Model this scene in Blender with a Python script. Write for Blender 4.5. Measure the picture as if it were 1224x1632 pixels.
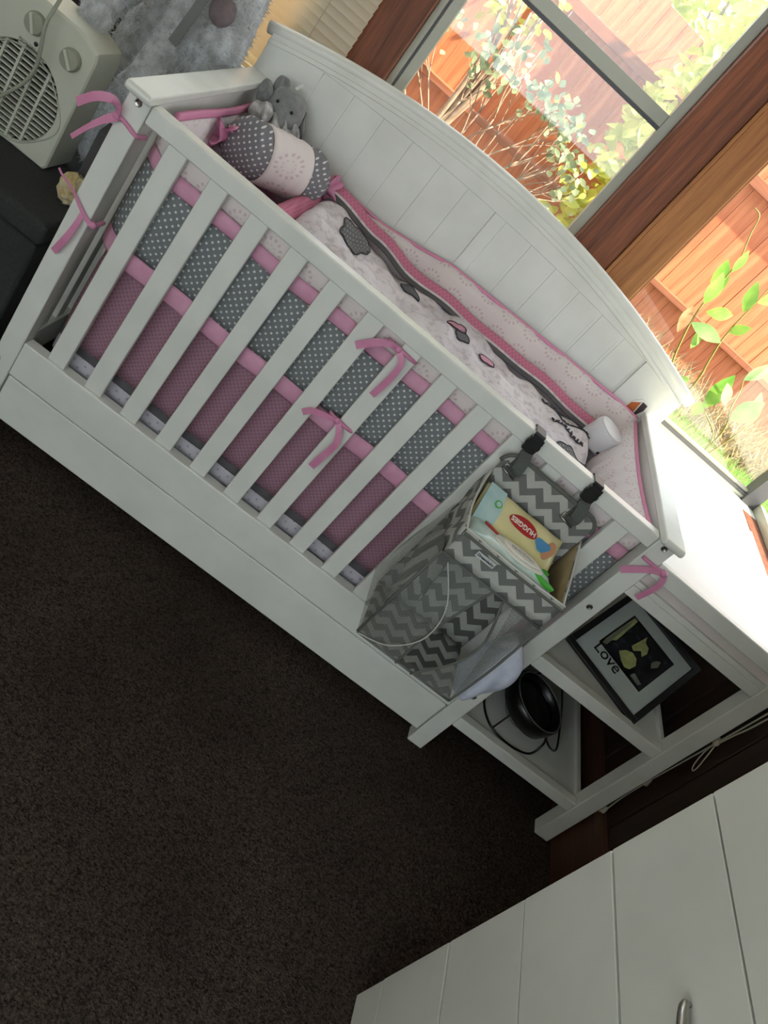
import bpy, bmesh, math, random
from mathutils import Matrix, Vector
random.seed(7)
PI = math.pi
for o in list(bpy.data.objects):
    bpy.data.objects.remove(o, do_unlink=True)
SC = bpy.context.scene
COL = SC.collection

# ------------------------------------------------------------------ camera
RW = [[0.7711733868, 0.1973903800, 0.6052508945],
      [0.6129273722, -0.4871873355, -0.6220679517],
      [0.1720803413, 0.8506970895, -0.4966918744]]
CAM = Vector((0.5604035, -1.5522238, 1.3943136))
cd = bpy.data.cameras.new('camera')
cd.sensor_fit = 'VERTICAL'; cd.sensor_height = 36.0
cd.lens = 1326.19 / 1632.0 * 36.0
cd.clip_start = 0.02
cam = bpy.data.objects.new('camera', cd); COL.objects.link(cam)
r, d, f = Vector(RW[0]), Vector(RW[1]), Vector(RW[2])
m = Matrix.Identity(4)
for i in range(3):
    m[i][0] = r[i]; m[i][1] = -d[i]; m[i][2] = -f[i]; m[i][3] = CAM[i]
cam.matrix_world = m
SC.camera = cam

# ------------------------------------------------------------------ world, sun, exposure
SC.view_settings.view_transform = 'Standard'
SC.view_settings.look = 'None'
SC.view_settings.exposure = 1.18
SC.view_settings.gamma = 1.0
SC.view_settings.use_curve_mapping = False
W = bpy.data.worlds.new('sky'); SC.world = W; W.use_nodes = True
bg = W.node_tree.nodes['Background']
bg.inputs[0].default_value = (0.86, 0.95, 1.0, 1.0)
bg.inputs[1].default_value = 1.7
sd = bpy.data.lights.new('sun', 'SUN'); sd.energy = 8.0; sd.angle = math.radians(1.2); sd.color = (1.0, 0.88, 0.62)
sun = bpy.data.objects.new('sun', sd); COL.objects.link(sun)
SUN = Vector((0.58, -0.24, 0.78)).normalized()
sun.rotation_euler = SUN.to_track_quat('Z', 'Y').to_euler(); sun.location = (6, -3, 8)

# ------------------------------------------------------------------ node helpers
def lin(c):
    if isinstance(c, str):
        c = [int(c[i:i+2], 16) / 255 for i in (0, 2, 4)]
    return tuple((x / 12.92 if x <= .04045 else ((x + .055) / 1.055) ** 2.4) for x in c)

class E:
    nt = None
    def __init__(s, v): s.v = v
    def __add__(a, b): return mth('ADD', a, b)
    def __radd__(a, b): return mth('ADD', b, a)
    def __sub__(a, b): return mth('SUBTRACT', a, b)
    def __rsub__(a, b): return mth('SUBTRACT', b, a)
    def __mul__(a, b): return mth('MULTIPLY', a, b)
    def __rmul__(a, b): return mth('MULTIPLY', b, a)
    def __truediv__(a, b): return mth('DIVIDE', a, b)
    def __lt__(a, b): return mth('LESS_THAN', a, b)
    def __gt__(a, b): return mth('GREATER_THAN', a, b)

def put(sock, v):
    if isinstance(v, E): v = v.v
    if isinstance(v, (int, float)):
        sock.default_value = v
    elif isinstance(v, tuple):
        sock.default_value = (*v[:3], 1.0) if len(sock.default_value) == 4 else v[:3]
    else:
        E.nt.links.new(v, sock)

def mth(op, a, b=None):
    n = E.nt.nodes.new('ShaderNodeMath'); n.operation = op
    put(n.inputs[0], a)
    if b is not None: put(n.inputs[1], b)
    return E(n.outputs[0])
def fr(a): return mth('FRACT', a)
def ab(a): return mth('ABSOLUTE', a)
def hyp(a, b): return mth('SQRT', a * a + b * b)
def xyz():
    t = E.nt.nodes.new('ShaderNodeTexCoord'); s = E.nt.nodes.new('ShaderNodeSeparateXYZ')
    E.nt.links.new(t.outputs['Object'], s.inputs[0])
    return E(s.outputs[0]), E(s.outputs[1]), E(s.outputs[2])
def noise(scale, detail=2.0, stretch=(1, 1, 1), rough=.5):
    t = E.nt.nodes.new('ShaderNodeTexCoord'); mp = E.nt.nodes.new('ShaderNodeMapping')
    mp.inputs['Scale'].default_value = stretch
    E.nt.links.new(t.outputs['Object'], mp.inputs[0])
    n = E.nt.nodes.new('ShaderNodeTexNoise'); n.inputs['Scale'].default_value = scale
    n.inputs['Detail'].default_value = detail; n.inputs['Roughness'].default_value = rough
    E.nt.links.new(mp.outputs[0], n.inputs[0])
    return E(n.outputs[0])
def mix(f, a, b):
    n = E.nt.nodes.new('ShaderNodeMix'); n.data_type = 'RGBA'
    put(n.inputs[0], f); put(n.inputs[6], a); put(n.inputs[7], b)
    return E(n.outputs[2])
def smooth(v, a, b):
    n = E.nt.nodes.new('ShaderNodeMapRange'); put(n.inputs[0], v)
    n.inputs[1].default_value = a; n.inputs[2].default_value = b
    return E(n.outputs[0])

def mat(name, col, rough=.6, bump=None, metal=0.0, spec=.5, trans=0.0, coat=0.0, sheen=0.0, tcol=None):
    """col: colour or function returning a colour socket; bump: (scale, strength, distance)"""
    m = bpy.data.materials.new(name); m.use_nodes = True; E.nt = m.node_tree
    b = m.node_tree.nodes['Principled BSDF']
    c = col() if callable(col) else (lin(col) if isinstance(col, str) else col)
    put(b.inputs['Base Color'], c)
    b.inputs['Roughness'].default_value = rough
    b.inputs['Metallic'].default_value = metal
    b.inputs['Specular IOR Level'].default_value = spec
    if sheen: b.inputs['Sheen Weight'].default_value = sheen
    if coat: b.inputs['Coat Weight'].default_value = coat
    if bump:
        h = bump[0]() if callable(bump[0]) else noise(bump[0], 3.0)
        n = m.node_tree.nodes.new('ShaderNodeBump'); n.inputs['Strength'].default_value = bump[1]
        n.inputs['Distance'].default_value = bump[2]
        put(n.inputs['Height'], h); m.node_tree.links.new(n.outputs[0], b.inputs['Normal'])
    if trans:
        out = m.node_tree.nodes['Material Output']
        t = m.node_tree.nodes.new('ShaderNodeBsdfTranslucent'); put(t.inputs[0], lin(tcol) if tcol else c)
        mx = m.node_tree.nodes.new('ShaderNodeMixShader'); mx.inputs[0].default_value = trans
        m.node_tree.links.new(b.outputs[0], mx.inputs[1]); m.node_tree.links.new(t.outputs[0], mx.inputs[2])
        m.node_tree.links.new(mx.outputs[0], out.inputs[0])
    m.diffuse_color = (.6, .6, .6, 1)
    return m

def see_through(name, fac, col, rough=.05, gloss=True):
    m = bpy.data.materials.new(name); m.use_nodes = True; E.nt = m.node_tree
    nt = m.node_tree; out = nt.nodes['Material Output']; nt.nodes.remove(nt.nodes['Principled BSDF'])
    tr = nt.nodes.new('ShaderNodeBsdfTransparent')
    s = nt.nodes.new('ShaderNodeBsdfGlossy' if gloss else 'ShaderNodeBsdfDiffuse')
    s.inputs[0].default_value = (*col, 1)
    if gloss: s.inputs['Roughness'].default_value = rough
    mx = nt.nodes.new('ShaderNodeMixShader')
    put(mx.inputs[0], fac() if callable(fac) else fac)
    nt.links.new(tr.outputs[0], mx.inputs[1]); nt.links.new(s.outputs[0], mx.inputs[2])
    nt.links.new(mx.outputs[0], out.inputs[0])
    return m

# ---- patterns
def dots(px, base, dot, pitch=.013, rad=.16, axes='xz'):
    def f():
        c = dict(zip('xyz', xyz())); u, v = c[axes[0]], c[axes[1]]
        if axes[0] == 'd': pass
        uu = (u + v) / (pitch * 1.414); vv = (u - v) / (pitch * 1.414)
        a, b = fr(uu) - .5, fr(vv) - .5
        n = noise(25, 3)
        return mix(hyp(a, b) < rad, mix(n, lin(base), tuple(x * .86 for x in lin(base))), lin(dot))
    return f
def rings(base, dot, cell=.07, axes='xz'):
    def f():
        c = dict(zip('xyz', xyz())); u, v = c[axes[0]], c[axes[1]]
        a, b = fr(u / cell) - .5, fr(v / cell + .3) - .5
        rr = hyp(a, b); th = mth('ARCTAN2', b, a)
        ring = (ab(rr - .33) < .045) * (mth('SINE', th * 14.0) > .1)
        inner = (ab(rr - .17) < .03) * (mth('SINE', th * 9.0) > .2)
        k = mth('MAXIMUM', ring, inner * .6)
        return mix(k * .65, lin(base), lin(dot))
    return f
def bobble(base, dark, pitch=.010, axes='xz'):
    def f():
        c = dict(zip('xyz', xyz())); u, v = c[axes[0]], c[axes[1]]
        a, b = fr((u + v) / pitch) - .5, fr((u - v) / pitch) - .5
        k = smooth(hyp(a, b), .15, .5)
        return mix(k * .6, lin(dark), lin(base))
    return f
def chevron(c1, c2, T=.046, P=.046, axes='xz'):
    def f():
        c = dict(zip('xyz', xyz())); u, v = c[axes[0]], c[axes[1]]
        tri = ab(fr(u / T) - .5) * T
        s = fr((v + tri * 1.0) / P)
        n = noise(400, 1)
        return mix(s > .5, lin(c1), mix(n * .15, lin(c2), (0, 0, 0)))
    return f
def wood(c1, c2, stretch, scale=6, knots=0.0):
    def f():
        n = noise(scale, 5, stretch, .62); n2 = noise(scale * 7, 3, stretch, .5)
        k = smooth(n * .7 + n2 * .3, .36, .66)
        return mix(k, lin(c1), lin(c2))
    return f
def speck(c1, c2, scale, detail=3, a=.35, b=.65):
    return lambda: mix(smooth(noise(scale, detail), a, b), lin(c1), lin(c2))

M = {}
M['white'] = mat('white_paint', speck('e6e7e1', 'dddfd8', 9), .27, bump=(60, .08, .002))
M['white_satin'] = mat('white_melamine', speck('d6d7cf', 'cfd0c8', 6), .42, bump=(lambda: noise(180, 2, (.15, 1, 1)), .08, .001))
M['carpet'] = mat('carpet', lambda: mix(smooth(noise(190, 4, (1, 1, 1), .75), .36, .64), lin('1a1613'), mix(smooth(noise(3, 3), .3, .7), lin('5c5048'), lin('483e37'))), .95, bump=(220, 1.0, .008), spec=.1)
M['plaster'] = mat('plaster', speck('cfcdc4', 'c6c4ba', 4), .8)
M['ceil'] = mat('ceiling_paint', 'dcdad2', .85)
M['stain'] = mat('stained_timber', wood('4c2413', '8f5232', (9, 9, .35), 5), .55, bump=(lambda: noise(9, 4, (9, 9, .4)), .15, .003))
M['daylit'] = mat('daylit_timber', wood('7c4a22', 'ab7440', (8, 8, .4), 4), .5, bump=(lambda: noise(8, 4, (9, 9, .4)), .15, .003))  # paler than the stained timber, daylight put into its colour
M['panelling'] = mat('dark_panelling', wood('1d110c', '38231a', (8, 8, .35), 5), .5, bump=(lambda: noise(9, 4, (9, 9, .4)), .2, .003))
M['skirting'] = mat('skirting_timber', wood('3a2419', '5f3c2b', (8, .35, 8), 5), .5)
M['alu'] = mat('brushed_aluminium', 'a9aa9d', .45, metal=.3)
M['alu_dark'] = mat('window_track', '55555a', .5, metal=.4)
M['glass'] = see_through('window_glass', .06, (.9, .95, .95), .02)
M['frame_glass'] = see_through('picture_glass', .025, (.9, .95, .95), .05)
M['gum'] = mat('window_gasket', '2c2b2a', .7)
M['fence'] = mat('red_fence_timber', lambda: mix(smooth(noise(5, 5, (7, 7, .45), .6), .32, .7), lin('b05a3a'), lin('dc8c62')), .75, bump=(lambda: noise(12, 4, (9, 9, .4)), .25, .004))
M['fence_rail'] = mat('fence_rail_timber', wood('7c4430', 'a8684a', (.4, 8, 8), 5), .75)
M['soil'] = mat('garden_soil', speck('6b5a45', '8b7b5d', 18), .95, bump=(40, .7, .02))
M['grass'] = mat('grass', speck('7fb55c', 'a9d27c', 30), .6, trans=.35)
M['dry'] = mat('dry_grass', speck('b9a27a', '8d8b78', 40), .8, trans=.2)
M['leaf'] = mat('leaf', speck('6fae45', '9ccc5a', 14), .45, trans=.42)
M['leaf_dry'] = mat('dry_leaf', speck('c98a5c', 'd8b28a', 20), .6, trans=.3)
M['leaf_pale2'] = mat('pale_green_leaf', speck('8fbf7c', 'b4d39a', 14), .45, trans=.42)
M['leaf_pale'] = mat('pale_leaf', speck('76866a', '97a684', 14), .5, trans=.35)
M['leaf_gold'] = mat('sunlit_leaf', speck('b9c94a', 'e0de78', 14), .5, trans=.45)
M['stem'] = mat('stem', speck('9a8a4a', '7d7a3a', 30), .6)
M['twig'] = mat('twig', speck('8c7668', 'b29a88', 30), .8)
M['blind'] = mat('white_blind', 'f6f4ec', .5, trans=.5, tcol='ffe48c')
M['blind_cream'] = mat('cream_blind', 'e9d6a2', .5, trans=.35)
M['cordm'] = mat('cord', 'b9b2a2', .8)
M['steel'] = mat('steel', 'a9a9a4', .28, metal=1.0)
M['black'] = mat('black_plastic', '121313', .38)
M['hole'] = mat('dark_recess', '060606', .8)
M['pinkrib'] = mat('pink_ribbon', speck('d78fb0', 'cf82a6', 30), .5, bump=(200, .1, .001))
M['pinkband'] = mat('pink_cotton', speck('dba3bb', 'cf94ae', 20), .8, bump=(90, .15, .002))
M['piping'] = mat('pink_piping', 'dd8fb2', .7)
M['polka'] = mat('grey_polka', dots(0, '7a7f81', 'cfd2d0', .0125, .2), .85, bump=(90, .12, .002))
M['polka_b'] = mat('grey_polka_cushion', dots(0, '7b797e', 'd5d2d3', .012, .2, 'xz'), .85, bump=(60, .2, .003))
M['ringw'] = mat('white_ring_cotton', rings('e3d8d6', 'c9a9ae', .075), .85, bump=(40, .15, .003))
M['ringx'] = mat('white_ring_cotton_side', rings('e6dee0', 'd0b3ba', .07, 'yz'), .85, bump=(30, .4, .006))
M['minky'] = mat('mauve_minky', bobble('a97089', '7d4c63', .012), .9, bump=(lambda: bobh(), .5, .003), sheen=.3) if False else mat('mauve_minky', bobble('b48a99', '8e6877', .012), .9, bump=(150, .3, .003))
M['minky_top'] = mat('rose_minky', bobble('dd8aa4', 'c06f8b', .012, 'xz'), .9, bump=(150, .4, .004))
M['greyband'] = mat('grey_cotton', speck('5f5c5f', '555356', 30), .85)
M['quilt'] = mat('quilt_cotton', lambda: mix(smooth(noise(55, 2), .52, .62) * .55, mix(smooth(noise(5, 2), .35, .65), lin('e3dbdd'), lin('d9d2d8')), lin('b9adb4')), .9, bump=(lambda: noise(16, 5, (1.2, 1, 1), .6), .55, .014))
M['hem'] = mat('white_dot_cotton', dots(0, 'cbc8cf', 'a99fae', .02, .16), .85)
M['applique'] = mat('grey_dot_applique', dots(0, '6e6d6f', 'a2a2a2', .011, .2, 'xy'), .85)
M['thread'] = mat('dark_thread', '3a3a42', .8)
M['applique2'] = mat('grey_applique', '69676b', .85)
M['appl_pink'] = mat('pink_applique', 'dca0b6', .85)
M['mattress'] = mat('mattress_ticking', 'd9d4d2', .9)
M['rosecloth'] = mat('rose_cotton', speck('cf8fa6', 'c27f98', 14), .9, bump=(30, .3, .006))
M['plush'] = mat('grey_plush', speck('7c7d7d', '8d8e8d', 60), .95, bump=(260, .5, .003), sheen=.4)
M['satin'] = mat('grey_satin', lambda: mix(smooth(noise(45, 2), .4, .6), lin('8d8c8c'), lin('c9c7c6')), .35, sheen=.2)
M['fur'] = mat('grey_fur', speck('a2a4a4', 'cdd0d3', 35), .95, bump=(130, .9, .012), sheen=.3)
M['pad'] = mat('paw_pad', speck('6e6263', '7d7072', 50), .9, bump=(200, .5, .003))
M['ribgrey'] = mat('grey_ribbon', '6d6d6b', .5)
M['device'] = mat('device_white', 'e6e5ea', .35)
M['bench'] = mat('charcoal_fabric', speck('2b2d2d', '353737', 200), .9, bump=(400, .5, .002))
M['heater'] = mat('heater_plastic', speck('c7c9ba', 'bfc1b2', 5), .42)
M['heater_dk'] = mat('heater_side', 'b4b6a8', .45)
M['knob'] = mat('heater_knob', '9a9c8c', .35)
M['print'] = mat('grey_print', '75776c', .6)
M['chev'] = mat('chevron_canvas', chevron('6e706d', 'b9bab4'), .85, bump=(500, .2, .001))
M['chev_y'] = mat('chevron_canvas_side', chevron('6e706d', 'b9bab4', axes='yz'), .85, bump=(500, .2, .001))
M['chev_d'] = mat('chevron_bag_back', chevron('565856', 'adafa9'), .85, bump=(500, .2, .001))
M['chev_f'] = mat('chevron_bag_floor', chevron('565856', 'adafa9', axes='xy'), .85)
M['binding'] = mat('white_binding', 'c6c7c1', .7)
M['greybind'] = mat('grey_binding', '62645f', .8)
M['lining'] = mat('tan_lining', speck('9c8a68', '8d7c5c', 30), .8)
M['mesh'] = see_through('grey_mesh', lambda: mth('MAXIMUM', mth('MAXIMUM', (fr(xyz()[0] * 300.0 + xyz()[1] * 300.0) < .35) * 1.0, (fr(xyz()[2] * 300.0) < .35) * 1.0) * .6, .12), lin('8c8e8a'), gloss=False)
M['strap'] = mat('grey_webbing', speck('565a58', '4c504e', 300), .8)
M['packblue'] = mat('pack_blue_film', speck('b6d3d4', '9fc3c8', 20), .25, coat=.3)
M['packyellow'] = mat('pack_yellow_film', speck('e3dba8', 'd8cf98', 10), .25, coat=.3)
M['packwhite'] = mat('pack_white_film', speck('cfdcd6', 'b3cdc8', 25), .22, coat=.3)
M['red'] = mat('logo_red', 'b0262a', .3)
M['green'] = mat('logo_green', '3fae2e', .28)
M['blue'] = mat('print_blue', '4d8fc0', .3)
M['skin'] = mat('print_skin', 'c08a68', .4)
M['lid'] = mat('lid_white', 'e4e1d8', .25)
M['emboss'] = mat('lid_emboss', 'b4b1a8', .3)
M['lettering'] = mat('white_lettering', 'ece9e2', .4)
M['navy'] = mat('navy_print', '2c3658', .5)
M['towel'] = mat('white_towelling', speck('cfd4e2', 'c2c8da', 40), .95, bump=(300, .4, .002))
M['fblack'] = mat('frame_black', '17191a', .45)
M['matboard'] = mat('mount_board', 'b9c1bd', .7)
M['pdark'] = mat('print_dark', lambda: mix(smooth(noise(45, 4), .58, .68), lin('16181f'), lin('3c4354')), .4)
M['pyellow'] = mat('print_pale_yellow', speck('b8bd7a', '9aa066', 60), .5)
M['pgrey'] = mat('print_grey', '7d8072', .5)
M['fanblack'] = mat('fan_black', '0c0d0d', .3)
M['fanface'] = mat('fan_face', '1b1d1e', .25, coat=.4)
M['fangrey'] = mat('fan_grey', '6f7573', .35)
M['stick1'] = mat('sticker_orange', 'b9622c', .5)
M['stick2'] = mat('sticker_dark', '3a2b2b', .5)
M['paper'] = mat('white_paper', 'e4e2de', .6)
M['tan'] = mat('tan_plush', speck('b39a66', 'd2c7a6', 40), .95)
M['carton'] = mat('grey_carton', '4d4b4c', .8)
M['changer'] = mat('white_vinyl', 'f0f0ee', .4)
M['path'] = mat('pale_paving', speck('d8d4c8', 'c8c4b8', 12), .9)
M['pink_reflect'] = mat('pink_reflect_board', 'dcd2cf', .5)  # white board with a pink reflection mixed into its colour

# ------------------------------------------------------------------ mesh builder
WM = {}   # world matrix of every thing / part
class MB:
    def __init__(s): s.v = []; s.f = []
    def add(s, vs, fs):
        o = len(s.v); s.v += [Vector(v) for v in vs]; s.f += [[i + o for i in f] for f in fs]; return s
    def box(s, x0, x1, y0, y1, z0, z1):
        vs = [(x, y, z) for x in (x0, x1) for y in (y0, y1) for z in (z0, z1)]
        return s.add(vs, [(0,1,3,2), (4,6,7,5), (0,4,5,1), (2,3,7,6), (0,2,6,4), (1,5,7,3)])
    def obox(s, c, ax, ay, az):
        c = Vector(c); ax, ay, az = Vector(ax), Vector(ay), Vector(az)
        vs = [c + ax*i + ay*j + az*k for i in (-1,1) for j in (-1,1) for k in (-1,1)]
        return s.add(vs, [(0,1,3,2), (4,6,7,5), (0,4,5,1), (2,3,7,6), (0,2,6,4), (1,5,7,3)])
    def tube(s, pts, rad, n=8, caps=True):
        pts = [Vector(p) for p in pts]; N = len(pts)
        R = rad if isinstance(rad, (list, tuple)) else [rad] * N
        up = None; rows = []
        for i, p in enumerate(pts):
            t = (pts[min(i+1, N-1)] - pts[max(i-1, 0)]).normalized()
            if up is None:
                a = Vector((0,0,1)) if abs(t.z) < .9 else Vector((1,0,0))
                up = (a - t * a.dot(t)).normalized()
            else:
                up = up - t * up.dot(t)
                up = up.normalized() if up.length > 1e-6 else t.orthogonal().normalized()
            sd_ = t.cross(up)
            rows.append([p + (up * math.cos(2*PI*k/n) + sd_ * math.sin(2*PI*k/n)) * R[i] for k in range(n)])
        vs = [q for row in rows for q in row]
        fs = [(i*n+k, i*n+(k+1)%n, (i+1)*n+(k+1)%n, (i+1)*n+k) for i in range(N-1) for k in range(n)]
        if caps: fs += [tuple(reversed(range(n))), tuple((N-1)*n + k for k in range(n))]
        return s.add(vs, fs)
    def grid(s, fn, nu, nv, closeu=False, closev=False):
        vs = [fn(i / (nu if closeu else nu - 1), j / (nv if closev else nv - 1)) for i in range(nu) for j in range(nv)]
        fs = []
        for i in range(nu if closeu else nu - 1):
            for j in range(nv if closev else nv - 1):
                i2, j2 = (i + 1) % nu, (j + 1) % nv
                fs.append((i*nv+j, i2*nv+j, i2*nv+j2, i*nv+j2))
        return s.add(vs, fs)
    def sphere(s, c, rx, ry=None, rz=None, nu=20, nv=12, rot=None):
        ry = ry or rx; rz = rz or rx; c = Vector(c)
        def fn(u, v):
            a, b = 2*PI*u, PI*(v*.998+.001)
            p = Vector((rx*math.sin(b)*math.cos(a), ry*math.sin(b)*math.sin(a), rz*math.cos(b)))
            return c + (rot @ p if rot else p)
        return s.grid(fn, nu, nv, closeu=True)
    def lathe(s, c, axis, prof, n=32, caps=True):
        """prof: list of (t along axis, radius)"""
        c = Vector(c); a = Vector(axis).normalized(); u = a.orthogonal().normalized(); w = a.cross(u)
        vs = [c + a*t + (u*math.cos(2*PI*k/n) + w*math.sin(2*PI*k/n))*max(r_, 1e-5) for t, r_ in prof for k in range(n)]
        fs = [(i*n+k, i*n+(k+1)%n, (i+1)*n+(k+1)%n, (i+1)*n+k) for i in range(len(prof)-1) for k in range(n)]
        if caps: fs += [tuple(reversed(range(n))), tuple((len(prof)-1)*n + k for k in range(n))]
        return s.add(vs, fs)
    def prism(s, outline, o, U, V, Wd):
        """outline: 2d points; o origin; U,V plane axes; Wd extrude vector"""
        o, U, V, Wd = Vector(o), Vector(U), Vector(V), Vector(Wd); n = len(outline)
        a = [o + U*p[0] + V*p[1] for p in outline]; b = [q + Wd for q in a]
        return s.add(a + b, [tuple(reversed(range(n))), tuple(range(n, 2*n))] + [(i, (i+1) % n, n+(i+1) % n, n+i) for i in range(n)])
    def ribbon(s, pts, widths, normals, th=.0012):
        """flat ribbon along pts, width direction = given vectors"""
        pts = [Vector(p) for p in pts]; N = len(pts)
        vs = []
        for i, p in enumerate(pts):
            t = (pts[min(i+1, N-1)] - pts[max(i-1, 0)]).normalized()
            nn = Vector(normals[i] if isinstance(normals, list) else normals); nn = (nn - t*nn.dot(t)).normalized()
            w = t.cross(nn).normalized() * (widths[i] if isinstance(widths, list) else widths) * .5
            h = nn * th * .5
            vs += [p - w - h, p + w - h, p + w + h, p - w + h]
        fs = [(i*4+k, i*4+(k+1) % 4, (i+1)*4+(k+1) % 4, (i+1)*4+k) for i in range(N-1) for k in range(4)]
        fs += [(3,2,1,0), tuple((N-1)*4+k for k in range(4))]
        return s.add(vs, fs)
    def mesh(s, inv=None):
        me = bpy.data.meshes.new('m')
        me.from_pydata([tuple(inv @ v if inv else v) for v in s.v], [], s.f)
        bm = bmesh.new(); bm.from_mesh(me); bmesh.ops.recalc_face_normals(bm, faces=bm.faces); bm.to_mesh(me); bm.free()
        return me

def catmull(pts, k=6):
    pts = [Vector(p) for p in pts]; out = []
    for i in range(len(pts) - 1):
        p0, p1, p2, p3 = pts[max(i-1, 0)], pts[i], pts[i+1], pts[min(i+2, len(pts)-1)]
        for j in range(k):
            t = j / k
            out.append(.5 * ((2*p1) + (p2-p0)*t + (2*p0-5*p1+4*p2-p3)*t*t + (3*p1-p0-3*p2+p3)*t**3))
    return out + [pts[-1]]

def tag(o, label=None, cat=None, group=None, kind=None):
    if label: o['label'] = label
    if cat: o['category'] = cat
    if group: o['group'] = group
    if kind: o['kind'] = kind
    return o
def thing(name, loc, label, cat, group=None, rot=None, kind=None):
    o = bpy.data.objects.new(name, None); COL.objects.link(o); o.empty_display_size = .05
    mtx = Matrix.Translation(Vector(loc)) @ (rot.to_4x4() if rot else Matrix.Identity(4))
    o.matrix_world = mtx; WM[o] = mtx
    return tag(o, label, cat, group, kind)
def finish(o, me, m, smooth, bevel, seg=2, sub=0, solid=0):
    me.materials.append(M[m] if isinstance(m, str) else m)
    if smooth:
        for p in me.polygons: p.use_smooth = True
    if solid:
        md = o.modifiers.new('thick', 'SOLIDIFY'); md.thickness = solid; md.offset = 0
    if bevel:
        md = o.modifiers.new('edge', 'BEVEL'); md.width = bevel; md.segments = seg; md.limit_method = 'ANGLE'
        for p in me.polygons: p.use_smooth = True
        md.harden_normals = True
    if sub:
        md = o.modifiers.new('sub', 'SUBSURF'); md.levels = sub; md.render_levels = sub
def part(name, mb, m, parent, smooth=False, bevel=0, label=None, kind=None, **k):
    """a mesh given in world coordinates, made a child of parent"""
    inv = WM[parent].inverted()
    me = mb.mesh(inv) if isinstance(mb, MB) else mb
    if not isinstance(mb, MB): me.transform(inv)
    o = bpy.data.objects.new(name, me); COL.objects.link(o); o.parent = parent
    WM[o] = WM[parent].copy()
    finish(o, me, m, smooth, bevel, **k)
    return tag(o, label, None, None, kind)
def single(name, mb, m, loc, label=None, cat=None, group=None, kind=None, smooth=False, bevel=0, **k):
    T = Matrix.Translation(Vector(loc)); me = mb.mesh(T.inverted())
    o = bpy.data.objects.new(name, me); COL.objects.link(o); o.matrix_world = T; WM[o] = T
    finish(o, me, m, smooth, bevel, **k)
    return tag(o, label, cat, group, kind)
def clone(o, parent, dv, name=None):
    """copy a child part, sharing its mesh, moved by dv (parent axes)"""
    c = o.copy(); COL.objects.link(c); c.parent = parent; c.location = o.location + Vector(dv)
    WM[c] = WM[parent] @ Matrix.Translation(c.location)
    for ch in list(o.children):
        g = ch.copy(); COL.objects.link(g); g.parent = c; WM[g] = WM[c]
    return c
def text_mesh(s, size, org, U, V, th=.0008, align='CENTER', shear=0.0, bold=0.0):
    cu = bpy.data.curves.new('t', 'FONT'); cu.body = s; cu.size = size; cu.align_x = align; cu.align_y = 'CENTER'
    cu.extrude = th / 2; cu.shear = shear; cu.offset = bold; cu.resolution_u = 3
    ob = bpy.data.objects.new('t', cu); COL.objects.link(ob)
    dg = bpy.context.evaluated_depsgraph_get(); me = bpy.data.meshes.new_from_object(ob.evaluated_get(dg))
    bpy.data.objects.remove(ob); bpy.data.curves.remove(cu)
    U, V = Vector(U).normalized(), Vector(V).normalized(); N = U.cross(V)
    mm = Matrix.Identity(4)
    for i in range(3): mm[i][0] = U[i]; mm[i][1] = V[i]; mm[i][2] = N[i]; mm[i][3] = org[i]
    me.transform(mm)
    me.materials.clear()
    return me

# ================================================================== THE SETTING
XL, XR, YF, YB, ZC = -1.45, 1.85, -3.3, 0.86, 2.42
SILL, HEAD = 0.80, 2.06
def struct(name, mb, m, label=None, **k):
    xs = [v.x for v in mb.v]; ys = [v.y for v in mb.v]; zs = [v.z for v in mb.v]
    return single(name, mb, m, ((min(xs)+max(xs))/2, (min(ys)+max(ys))/2, min(zs)), label, None, None, 'structure', **k)
struct('floor', MB().box(XL-.1, XR+.1, YF-.1, YB+.1, -.06, 0), 'carpet', 'dark brown carpet covering the bedroom floor')
struct('ceiling', MB().box(XL-.1, XR+.1, YF-.1, YB+.1, ZC, ZC+.08), 'ceil', 'plain white ceiling of the bedroom')
struct('wall_left', MB().box(XL-.1, XL, YF, YB, 0, ZC), 'plaster', 'pale plaster wall on the side of the fan heater')
wf = MB().box(XL, XR, YF-.1, YF, 0, .85); wf.box(XL, XR, YF-.1, YF, 2.36, ZC)
wf.box(XL, XL+.12, YF-.1, YF, .85, 2.36); wf.box(XR-.12, XR, YF-.1, YF, .85, 2.36)
struct('wall_front', wf, 'plaster', 'plaster wall behind the viewer, its wide window opening added for light')
wb = MB().box(XL, XR+.1, YB, YB+.1, 0, SILL-.02); wb.box(XL, XR+.1, YB, YB+.1, HEAD, ZC)
WBK = struct('wall_back', wb, 'panelling', 'dark timber wall under and over the windows behind the cot')
wr = MB().box(XR+.012, XR+.1, YF, YB, 0, SILL-.02); wr.box(XR, XR+.1, YF, YB, HEAD, ZC); wr.box(XR, XR+.1, YF, .02, SILL-.02, HEAD)
WRT = struct('wall_right', wr, 'panelling', 'dark timber board wall behind the shelves and the chest of drawers')
y = -1.60
while y < YB - .02:
    part('board', MB().box(XR, XR+.013, y+.002, min(y+.118, YB-.002), .19, SILL-.02), 'panelling', WRT, bevel=.004); y += .12
struct('baseboard_right', MB().box(XR-.014, XR+.012, -1.6, YB-.001, 0, .19).box(XR-.02, XR-.014, -1.6, YB-.001, .165, .19), 'skirting', 'dark timber skirting board along the panelled wall', bevel=.003)
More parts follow.
